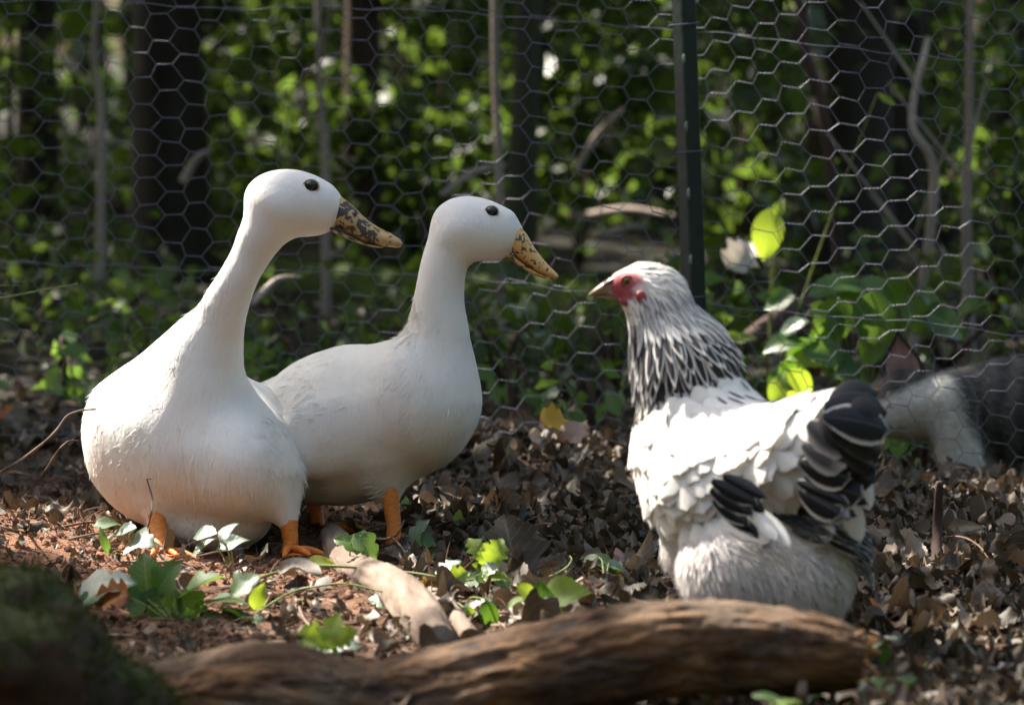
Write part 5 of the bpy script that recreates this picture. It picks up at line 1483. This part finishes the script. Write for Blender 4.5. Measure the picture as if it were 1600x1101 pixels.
# crumbs of humus and root fibres
CLOD = sphere(np.zeros(3), [1, 1, 0.75], 6, 5)
n = 9000
X = np.where(rng.random(n) < 0.6, rng.normal(-0.5, 0.3, n), rng.uniform(-1.1, 1.1, n)); Y = rng.uniform(3.9, 6.0, n)
pos = np.stack([X, Y, ground_z(X, Y) + 0.001], 1)
lump = CLOD[0] * (1 + 0.35 * rng.normal(size=(len(CLOD[0]), 1)) * 0.6)
w = scatter((lump, CLOD[1], np.zeros((len(lump), 2))), pos, rand_dirs(n), rand_dirs(n), 0.002 + 0.007 * rng.random(n) ** 3)
red_at = np.exp(-(((w[0][:, 0] + 0.55) / 0.42) ** 2 + ((w[0][:, 1] - 4.85) / 0.42) ** 2))
o = obj('humus_crumbs', w[0], w[1], M['soil'], ground, attrs={'rnd': w[3], 'red': red_at, 'far': np.zeros(len(w[0]))}); o['kind'] = 'stuff'
FIB = (np.array([[-0.02, 0, 0], [0.02, 0, 0], [-0.018, 0.35, 0.07], [0.018, 0.35, 0.07], [-0.012, 0.7, 0.05], [0.012, 0.7, 0.05], [0.0, 1, -0.03]]),
       np.array([[0, 1, 3], [0, 3, 2], [2, 3, 5], [2, 5, 4], [4, 5, 6]]), np.zeros((7, 2)))
n = 15000
X = np.where(rng.random(n) < 0.55, rng.normal(-0.5, 0.28, n), rng.uniform(-1.1, 1.1, n)); Y = rng.uniform(3.8, 6.1, n)
pos = np.stack([X, Y, ground_z(X, Y) + rng.random(n) * 0.006], 1)
w = scatter(FIB, pos, nrm(rng.normal(size=(n, 3)) * [1, 1, .35]), nrm(rng.normal(size=(n, 3)) * .5 + [0, 0, 1]), np.stack([np.full(n, 0.03), rng.uniform(0.012, 0.06, n), np.full(n, 0.04)], 1))
o = obj('root_fibres', w[0], w[1], G['root'], ground, attrs={'rnd': w[3]}); o['kind'] = 'stuff'
mb = MB()
for k in range(320):
    px, py = rng.uniform(0, 1600), rng.uniform(715, 1090); g = on_ground(px, py); a = rng.uniform(0, 6.28); L = rng.uniform(0.03, 0.12)
    e = g + np.array([math.cos(a) * L, math.sin(a) * L, rng.uniform(0, 0.012)])
    mb.tube([g + [0, 0, 0.004], (g + e) / 2 + [rng.normal() * 0.006, rng.normal() * 0.006, 0.006], e + [0, 0, 0.003]], np.array([1, 0.9, 0.5]) * rng.uniform(0.001, 0.003), 6)
o = obj_mb('small_twigs', mb, G['twig'], ground); o['kind'] = 'stuff'

FACE = {'cam': nrm(VIEW + [0, 0, 0.45]), 'up': nrm(np.array([0, -0.45, 1.0])), 'glare': HALF, 'left': nrm(np.array([-0.6, -0.5, 0.6])), 'front': VIEW}
def put_leaf(parent, px, py, d, size, kind, mat, deg, face, name='leaf', **k):
    """a leaf whose middle shows at a pixel; size in pixels, deg the direction of its tip in the picture"""
    tip = img_dir(deg, rng.uniform(-0.3, 0.3)); L = size * PX(d)
    nr = nrm(FACE[face] + (0.03 if face == 'glare' else 0.22) * rng.normal(size=3))
    if face == 'glare': tip = nrm(tip - nr * (tip @ nr))
    kw = dict(fold=0.25, curl=0.35, wave=0.04); kw.update(k)
    o = place(name, leaf_mesh(kind, mat, int(rng.integers(3)), **kw), parent, basis(tip, nr, L, P(px, py, d) - tip * L * 0.5))
    return o, P(px, py, d) - tip * L * 0.5
def plant(name, label, cat, foot, leaves, stem_r=0.0012, stem_mat='stem', d=None, group=None):
    """foot: pixel where it grows from the ground (or a world point); leaves: (px, py, size, kind, mat, deg, face[, depth])"""
    g = on_ground(*foot) if len(foot) == 2 else np.asarray(foot, float)
    t = thing(name, g - [0, 0, 0.004], label, cat, group)
    for lf in leaves:
        px, py, size, kind, mat, deg, face = lf[:7]
        dd = lf[7] if len(lf) > 7 else (d or g[1]) + rng.uniform(-0.03, 0.03)
        o, b = put_leaf(t, px, py, dd, size, kind, mat, deg, face)
        mid = g * 0.45 + b * 0.55 + np.array([rng.normal() * 0.006, rng.normal() * 0.006, 0.010])
        obj('stem', *tube(smooth_path([g, mid, b], 9), np.linspace(stem_r * 1.2, stem_r * 0.7, 9), 5), G[stem_mat], t)
    return t

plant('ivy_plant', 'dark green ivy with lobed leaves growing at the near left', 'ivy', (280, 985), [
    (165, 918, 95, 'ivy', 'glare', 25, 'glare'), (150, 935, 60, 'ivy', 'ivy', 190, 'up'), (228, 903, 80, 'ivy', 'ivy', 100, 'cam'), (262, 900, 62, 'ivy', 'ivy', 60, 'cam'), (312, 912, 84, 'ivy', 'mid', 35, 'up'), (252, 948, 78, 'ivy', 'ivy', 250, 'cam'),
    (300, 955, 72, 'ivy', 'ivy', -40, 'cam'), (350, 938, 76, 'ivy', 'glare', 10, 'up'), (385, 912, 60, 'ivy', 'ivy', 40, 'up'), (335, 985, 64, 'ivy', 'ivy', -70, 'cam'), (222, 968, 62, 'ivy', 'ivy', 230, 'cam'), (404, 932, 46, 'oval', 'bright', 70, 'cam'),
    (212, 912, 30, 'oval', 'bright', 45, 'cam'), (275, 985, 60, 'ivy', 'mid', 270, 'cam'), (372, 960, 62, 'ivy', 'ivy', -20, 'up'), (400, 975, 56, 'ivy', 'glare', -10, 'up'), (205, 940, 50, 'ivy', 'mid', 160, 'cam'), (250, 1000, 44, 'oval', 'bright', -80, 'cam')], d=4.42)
t = plant('leafy_sprig', 'four white-shining leaflets on a stem below the left duck', 'plant', (366, 900), [
    (318, 833, 50, 'oval', 'glare', 155, 'glare'), (357, 828, 46, 'oval', 'glare', 75, 'glare'), (362, 848, 56, 'oval', 'glare', 15, 'glare'), (316, 852, 52, 'narrow', 'glare', 215, 'glare')], d=4.70)
plant('leafy_sprig', 'shining leaf pair beside the left foot of the left duck', 'plant', (215, 880), [
    (195, 828, 44, 'oval', 'glare', 170, 'glare'), (222, 845, 50, 'ivy', 'glare', -30, 'glare'), (205, 858, 40, 'oval', 'glare', 200, 'up'), (163, 845, 46, 'narrow', 'mid', 110, 'cam'), (166, 818, 44, 'oval', 'mid', 10, 'up')], d=4.75)
plant('small_seedling', 'tiny pale shining seedling on the reddish humus at the far left', 'plant', (64, 812), [
    (56, 790, 26, 'oval', 'glare', 120, 'glare'), (66, 800, 28, 'oval', 'glare', 200, 'glare'), (84, 800, 26, 'oval', 'mid', -20, 'up')])
plant('bramble_shoot', 'yellow green toothed leaves left of the pale branch, just behind the log', 'plant', (520, 1025), [
    (487, 995, 56, 'lobed', 'bright', 165, 'cam'), (520, 984, 58, 'lobed', 'bright', 80, 'cam'), (541, 992, 40, 'lobed', 'bright', 30, 'cam'), (530, 1014, 70, 'oval', 'glare', 15, 'glare'), (500, 1010, 44, 'lobed', 'mid', 200, 'up')], d=4.12)
plant('ivy_shoot', 'pair of dark green leaves at the top of the pale branch', 'ivy', (545, 905), [
    (545, 848, 50, 'ivy', 'ivy', 150, 'up'), (572, 852, 52, 'ivy', 'mid', -40, 'cam'), (500, 878, 46, 'oval', 'bright', 10, 'up'), (565, 925, 24, 'oval', 'bright', -90, 'cam')], d=4.72)
plant('ground_ivy', 'shining green leaves beside the middle of the pale branch', 'plant', (610, 955), [
    (628, 943, 56, 'ivy', 'glare', -15, 'up'), (596, 938, 44, 'ivy', 'glare', 160, 'up'), (655, 955, 22, 'oval', 'bright', 0, 'cam'), (640, 965, 34, 'ivy', 'mid', -30, 'up')], d=4.5)
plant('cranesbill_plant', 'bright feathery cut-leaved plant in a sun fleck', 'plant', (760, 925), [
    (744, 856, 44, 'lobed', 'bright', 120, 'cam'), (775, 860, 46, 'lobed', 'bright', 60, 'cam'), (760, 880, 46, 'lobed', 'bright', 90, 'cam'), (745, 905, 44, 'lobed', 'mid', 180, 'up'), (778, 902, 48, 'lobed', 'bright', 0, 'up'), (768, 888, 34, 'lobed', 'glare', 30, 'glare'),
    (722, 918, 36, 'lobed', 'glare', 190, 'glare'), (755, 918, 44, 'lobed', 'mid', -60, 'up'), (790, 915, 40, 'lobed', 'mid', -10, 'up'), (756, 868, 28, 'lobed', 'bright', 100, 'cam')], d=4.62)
plant('bramble_shoot', 'yellow green leaf and a shining grey one right of the pale branch', 'plant', (708, 935), [
    (684, 906, 54, 'lobed', 'bright', 190, 'cam'), (702, 886, 48, 'lobed', 'glare', 70, 'glare'), (668, 915, 34, 'lobed', 'yellow', 200, 'cam'), (715, 900, 40, 'lobed', 'bright', 20, 'cam')], d=4.62)
plant('bramble_shoot', 'broad shaded green leaf with a bright toothed leaf above it behind the log', 'plant', (862, 985), [
    (850, 950, 92, 'oval', 'ivy', 100, 'front'), (884, 926, 80, 'serrate', 'bright', 12, 'cam'), (820, 922, 36, 'serrate', 'bright', 130, 'cam'), (805, 940, 30, 'serrate', 'bright', 200, 'up')], d=4.38)
plant('narrow_leaved_sprig', 'one shining and one drooping narrow leaf in front of the cut-leaved plant', 'plant', (725, 960), [
    (742, 944, 62, 'narrow', 'glare', 12, 'glare'), (764, 962, 54, 'oval', 'ivy', -80, 'cam'), (735, 955, 24, 'oval', 'bright', -30, 'cam')], d=4.42)
plant('bramble_shoot', 'dark three-leaved shoot just left of the hen below its breast', 'plant', (945, 915), [
    (938, 875, 48, 'oval', 'ivy', 160, 'up'), (966, 886, 44, 'oval', 'glare', -20, 'up'), (962, 898, 44, 'oval', 'ivy', -60, 'cam'), (922, 872, 30, 'oval', 'ivy', 190, 'up')], d=4.75)
plant('small_seedling', 'small bright green seedling right of the second duck', 'plant', (712, 838), [
    (698, 824, 28, 'oval', 'mid', 170, 'cam'), (716, 808, 26, 'oval', 'bright', 80, 'cam'), (722, 822, 26, 'oval', 'mid', 10, 'up')])
plant('small_seedling', 'dark green seedling midway between second duck and hen', 'plant', (815, 852), [
    (812, 822, 28, 'oval', 'mid', 100, 'cam'), (808, 840, 28, 'oval', 'mid', 170, 'up'), (824, 842, 30, 'oval', 'mid', -30, 'up')])
plant('small_seedling', 'single green leaf seedling behind the legs of the second duck', 'plant', (634, 800), [
    (633, 788, 26, 'oval', 'mid', 80, 'cam'), (640, 795, 20, 'oval', 'mid', 0, 'up')])
plant('ground_ivy', 'pale crumpled green leaves right of the second duck foot', 'plant', (655, 850), [
    (655, 832, 50, 'ivy', 'glare', 70, 'up'), (668, 846, 40, 'ivy', 'mid', -10, 'up'), (690, 872, 44, 'ivy', 'ivy', -20, 'up'), (664, 868, 40, 'oval', 'ivy', 190, 'up')], d=4.95)
plant('bramble_shoot', 'three-leaved green bramble shoot at the broken end of the log', 'plant', (1352, 1060), [
    (1374, 1030, 66, 'serrate', 'mid', -70, 'cam'), (1352, 1022, 52, 'serrate', 'mid', 230, 'cam'), (1382, 1000, 44, 'serrate', 'glare', 25, 'up')], d=4.0, stem_mat='twig')
plant('ground_ivy', 'grey shining leaf and green blades under the broken end of the log', 'plant', (1360, 1099), [
    (1325, 1084, 100, 'oval', 'glare', 8, 'glare'), (1395, 1078, 90, 'narrow', 'mid', -25, 'up'), (1420, 1088, 90, 'oval', 'ivy', -10, 'up'), (1385, 1092, 80, 'oval', 'ivy', 190, 'up'), (1270, 1092, 70, 'oval', 'mid', 170, 'up'), (1425, 1062, 60, 'narrow', 'mid', 160, 'up')], d=3.82)
plant('ground_ivy', 'green leaves under the front of the log near its broken end', 'plant', (1215, 1100), [
    (1205, 1092, 60, 'oval', 'mid', 150, 'up'), (1228, 1098, 50, 'oval', 'bright', 20, 'up')], d=3.62)

# beyond the wire
plant('bramble_bush', 'green bramble with broad leaves behind the wire above the hen back', 'bramble', (1345, 690), [
    (1310, 448, 94, 'serrate', 'mid', 178, 'up'), (1375, 452, 72, 'serrate', 'mid', 5, 'up'), (1300, 506, 94, 'serrate', 'mid', 255, 'cam'), (1368, 502, 99, 'serrate', 'mid', 280, 'cam'), (1430, 492, 68, 'serrate', 'mid', 290, 'cam'), (1478, 505, 88, 'serrate', 'ivy', -25, 'cam'), (1238, 512, 62, 'oval', 'glare', 185, 'glare'),
    (1250, 556, 62, 'serrate', 'ivy', 240, 'cam'), (1288, 552, 67, 'serrate', 'mid', 160, 'cam'), (1320, 578, 73, 'serrate', 'mid', -20, 'cam'), (1262, 562, 66, 'serrate', 'bright', 165, 'up'), (1335, 610, 56, 'serrate', 'mid', 250, 'cam'), (1216, 470, 56, 'serrate', 'ivy', 200, 'cam'), *[(int(rng.uniform(1215, 1500)), int(rng.uniform(445, 640)), int(rng.uniform(42, 70)), 'serrate', 'ivy' if k % 3 else 'mid', int(rng.uniform(180, 360)), 'cam') for k in range(16)], (1520, 480, 64, 'serrate', 'ivy', 30, 'up')], stem_r=0.002, d=6.55)
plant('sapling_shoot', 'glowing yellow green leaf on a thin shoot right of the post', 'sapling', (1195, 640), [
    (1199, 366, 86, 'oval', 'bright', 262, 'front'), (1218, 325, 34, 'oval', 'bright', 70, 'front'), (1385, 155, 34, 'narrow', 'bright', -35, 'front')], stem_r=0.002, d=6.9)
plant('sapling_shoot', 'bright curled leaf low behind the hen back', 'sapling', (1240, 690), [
    (1216, 606, 56, 'oval', 'bright', 70, 'front'), (1252, 596, 60, 'oval', 'bright', -45, 'front'), (1236, 622, 50, 'oval', 'bright', 0, 'front')], stem_r=0.002, d=6.45)
plant('sapling_shoot', 'two small bright leaves low behind the hen neck', 'sapling', (1150, 640), [
    (1142, 527, 34, 'oval', 'bright', 180, 'front'), (1164, 528, 36, 'oval', 'bright', 10, 'front')], stem_r=0.0015, d=6.9)
def fallen_leaf(px, py, size, kind, mat, deg, face, label, d=None, name='fallen_leaf', **k):
    g = on_ground(px, py) if d is None else P(px, py, d)
    tip = img_dir(deg, 0.3); nr = nrm(FACE[face] + 0.1 * rng.normal(size=3)); L = size * PX(g[1])
    me = leaf_mesh(kind, mat, 2, fold=0.35, curl=0.5, wave=0.08, **k)
    o = bpy.data.objects.new(name, me); COL.objects.link(o)
    o.matrix_world = basis(tip, nr, L, g + np.array([0, 0, 0.010]) - tip * L * 0.5)
    return tag(o, label, 'leaf')
fallen_leaf(868, 664, 50, 'lobed', 'yellow', 5, 'cam', 'yellow fallen leaf at the foot of the wire between the birds', d=5.82)
fallen_leaf(903, 682, 48, 'lobed', 'pink', 60, 'up', 'pale pink fallen leaf just right of the yellow one', d=5.80)
fallen_leaf(172, 946, 66, 'lobed', 'orange', 190, 'cam', 'orange fallen leaf caught under the ivy', d=4.4)
fallen_leaf(1160, 405, 66, 'lobed', 'pale', 45, 'cam', 'pale dry leaf hanging behind the wire right of the post', d=7.1, name='dry_leaf')
fallen_leaf(800, 868, 120, 'lobed', 'dead', 100, 'up', 'large crumpled grey brown leaf behind the cut-leaved plant', d=4.78)
fallen_leaf(468, 898, 74, 'oval', 'dead', 165, 'up', 'dark curled leaf left of the top of the pale branch', d=4.62)
fallen_leaf(978, 892, 60, 'lobed', 'pink', 20, 'glare', 'pale sunlit dry leaf by the dark three-leaved shoot')
fallen_leaf(1578, 1072, 84, 'lobed', 'pale', 60, 'glare', 'pale dry leaf at the lower right corner')
fallen_leaf(1372, 966, 50, 'lobed', 'orange', 10, 'up', 'reddish fallen leaf on the litter right of the hen')
fallen_leaf(905, 848, 30, 'oval', 'orange', 20, 'cam', 'small rusty leaf left of the hen breast')
fallen_leaf(20, 662, 60, 'lobed', 'orange', 60, 'cam', 'dim red leaf at the left edge behind the wire')
fallen_leaf(1420, 690, 44, 'oval', 'orange', 10, 'cam', 'dim reddish leaf behind the wire below the cat head')

def stem_thing(name, pts, r, mat, label, cat, n=26, sides=6):
    path = smooth_path(pts, n)
    return tag(obj(name, *tube(path, np.linspace(r, r * 0.55, n), sides, disp=lambda u, th: 1 + 0.12 * np.sin(u * 40 + 2 * th)), G[mat]), label, cat)
gp = lambda px, py, h=0.006: on_ground(px, py) + np.array([0, 0, h])
stem_thing('vine', [gp(360, 925), P(440, 892, 4.66), P(500, 884, 4.68), P(580, 888, 4.66), P(660, 897, 4.62), P(710, 908, 4.60), P(740, 905, 4.6)], 0.0024, 'stem', 'yellow green vine trailing across the pale branch', 'vine')
stem_thing('vine', [gp(400, 965), P(455, 925, 4.5), P(500, 915, 4.5), P(545, 912, 4.5), P(600, 925, 4.48)], 0.0018, 'stem', 'thin green vine below the trailing one, left of the pale branch', 'vine')
stem_thing('vine', [gp(800, 925), P(840, 908, 4.6), P(880, 890, 4.62), P(893, 875, 4.65), P(890, 868, 4.66)], 0.0016, 'stem', 'thin vine with a hooked tip left of the hen', 'vine')
stem_thing('dry_stalk', [gp(445, 925), P(462, 935, 4.55), P(476, 968, 4.38), P(500, 990, 4.28), P(525, 1012, 4.2)], 0.0026, 'twig', 'pale dry stem curving down to the toothed yellow green leaves', 'twig')
stem_thing('dry_stalk', [gp(560, 846), P(600, 842, 4.95), P(612, 840, 4.95), P(628, 855, 4.93), P(640, 874, 4.9)], 0.0022, 'twig', 'pale bent stem in front of the second duck foot', 'twig')
stem_thing('dry_stalk', [gp(715, 905), P(735, 880, 4.7), P(752, 858, 4.72)], 0.0024, 'twig', 'straight pale stalk left of the cut-leaved plant', 'twig')
stem_thing('dry_stalk', [gp(708, 940), P(706, 922, 4.55), P(718, 955, 4.5), P(745, 985, 4.42)], 0.0034, 'trunk_brown', 'dark curved stem rising by the reddish wood chunk', 'twig')
stem_thing('twig', [gp(-30, 758), P(0, 738, 4.85), P(50, 706, 4.86), P(85, 676, 4.87), P(105, 650, 4.88), P(128, 641, 4.88), P(150, 639, 4.88)], 0.0024, 'twig', 'tan twig reaching up to the left duck flank from the left edge', 'twig')
stem_thing('twig', [gp(60, 760), P(85, 712, 4.95), P(105, 690, 4.96), P(122, 688, 4.97)], 0.0014, 'root', 'fine dark twig under the tan one at the left', 'twig')
stem_thing('dry_stalk', [gp(222, 850), P(234, 812, 4.72), P(238, 780, 4.72), P(232, 756, 4.72), P(230, 748, 4.72), P(237, 748, 4.72)], 0.0015, 'twig', 'thin hooked stem standing before the left duck belly', 'twig')
stem_thing('grass_blade', [P(-60, 474, 5.6), P(20, 462, 5.6), P(70, 452, 5.6), P(122, 443, 5.6)], 0.0016, 'stem', 'long green grass blade reaching in from the left edge', 'grass blade')
stem_thing('grass_blade', [P(-60, 446, 5.7), P(0, 446, 5.7), P(32, 446, 5.7)], 0.0012, 'stem', 'short upper green blade reaching in from the left edge', 'grass blade')
stem_thing('stake', [gp(1462, 900, -0.02), P(1464, 840, 4.95), P(1468, 752, 4.95)], 0.0095, 'trunk_brown', 'broken brown stick standing upright in the litter right of the hen', 'stick', sides=10)
stem_thing('stake', [gp(1250, 1125, -0.02), P(1252, 1095, 3.68), P(1254, 1062, 3.68)], 0.0085, 'wood', 'orange brown stick end under the log', 'stick', sides=10)
stem_thing('twig', [P(1395, 1018, 4.1), P(1425, 1046, 4.0), P(1465, 1080, 3.9), P(1510, 1125, 3.8)], 0.0085, 'twig', 'thick grey twig slanting out of the lower right edge', 'twig', sides=9)
stem_thing('twig', [gp(1350, 1010, -0.01), P(1349, 985, 4.3), P(1348, 972, 4.3)], 0.0032, 'trunk_brown', 'short upright twig beside the hen fluff', 'twig')
stem_thing('twig', [gp(1455, 850), P(1500, 838, 4.9), P(1535, 858, 4.8), P(1555, 900, 4.7), P(1560, 945, 4.6)], 0.0016, 'root', 'thin dark arching twig right of the upright stick', 'twig')
stem_thing('twig', [gp(1385, 935), P(1395, 912, 4.55), P(1402, 900, 4.56)], 0.0042, 'twig', 'short pale stub lying in the litter right of the hen', 'twig')
stem_thing('twig', [gp(1440, 905), P(1462, 892, 4.8), P(1475, 884, 4.82)], 0.0026, 'twig', 'pale twig at the foot of the upright stick', 'twig')
stem_thing('twig', [gp(780, 845), P(800, 850, 4.95), P(818, 852, 4.93)], 0.0036, 'twig', 'pale broken twig lying beside the dark green seedling', 'twig')
stem_thing('twig', [gp(600, 850), P(620, 835, 4.95), P(632, 812, 4.97)], 0.0016, 'root', 'thin twig crossing the second duck leg', 'twig')
# downy feather on the soil
c = gp(641, 876, 0.008)
fth = thing('down_feather', c - [0, 0, 0.006], 'small fluffy white feather on the soil before the second duck', 'feather')
n = 170
dirs = nrm(rand_dirs(n) * [1, 0.7, 0.8] + [0.1, 0, 0.35])
w = scatter(BARB, np.repeat(c[None], n, 0) + rng.normal(size=(n, 3)) * 0.003, dirs, rand_dirs(n), np.stack([np.full(n, 0.004), rng.uniform(0.008, 0.022, n), np.full(n, 0.02)], 1))
o = obj('barbs', w[0], w[1], M['f_white'], fth, uv=w[2], attrs={'rnd': w[3]}); o['kind'] = 'stuff'
obj('quill', *tube([c + [-0.012, 0, -0.002], c, c + [0.012, 0, 0.006]], [0.0009, 0.0008, 0.0004], 5), M['f_white'], fth)
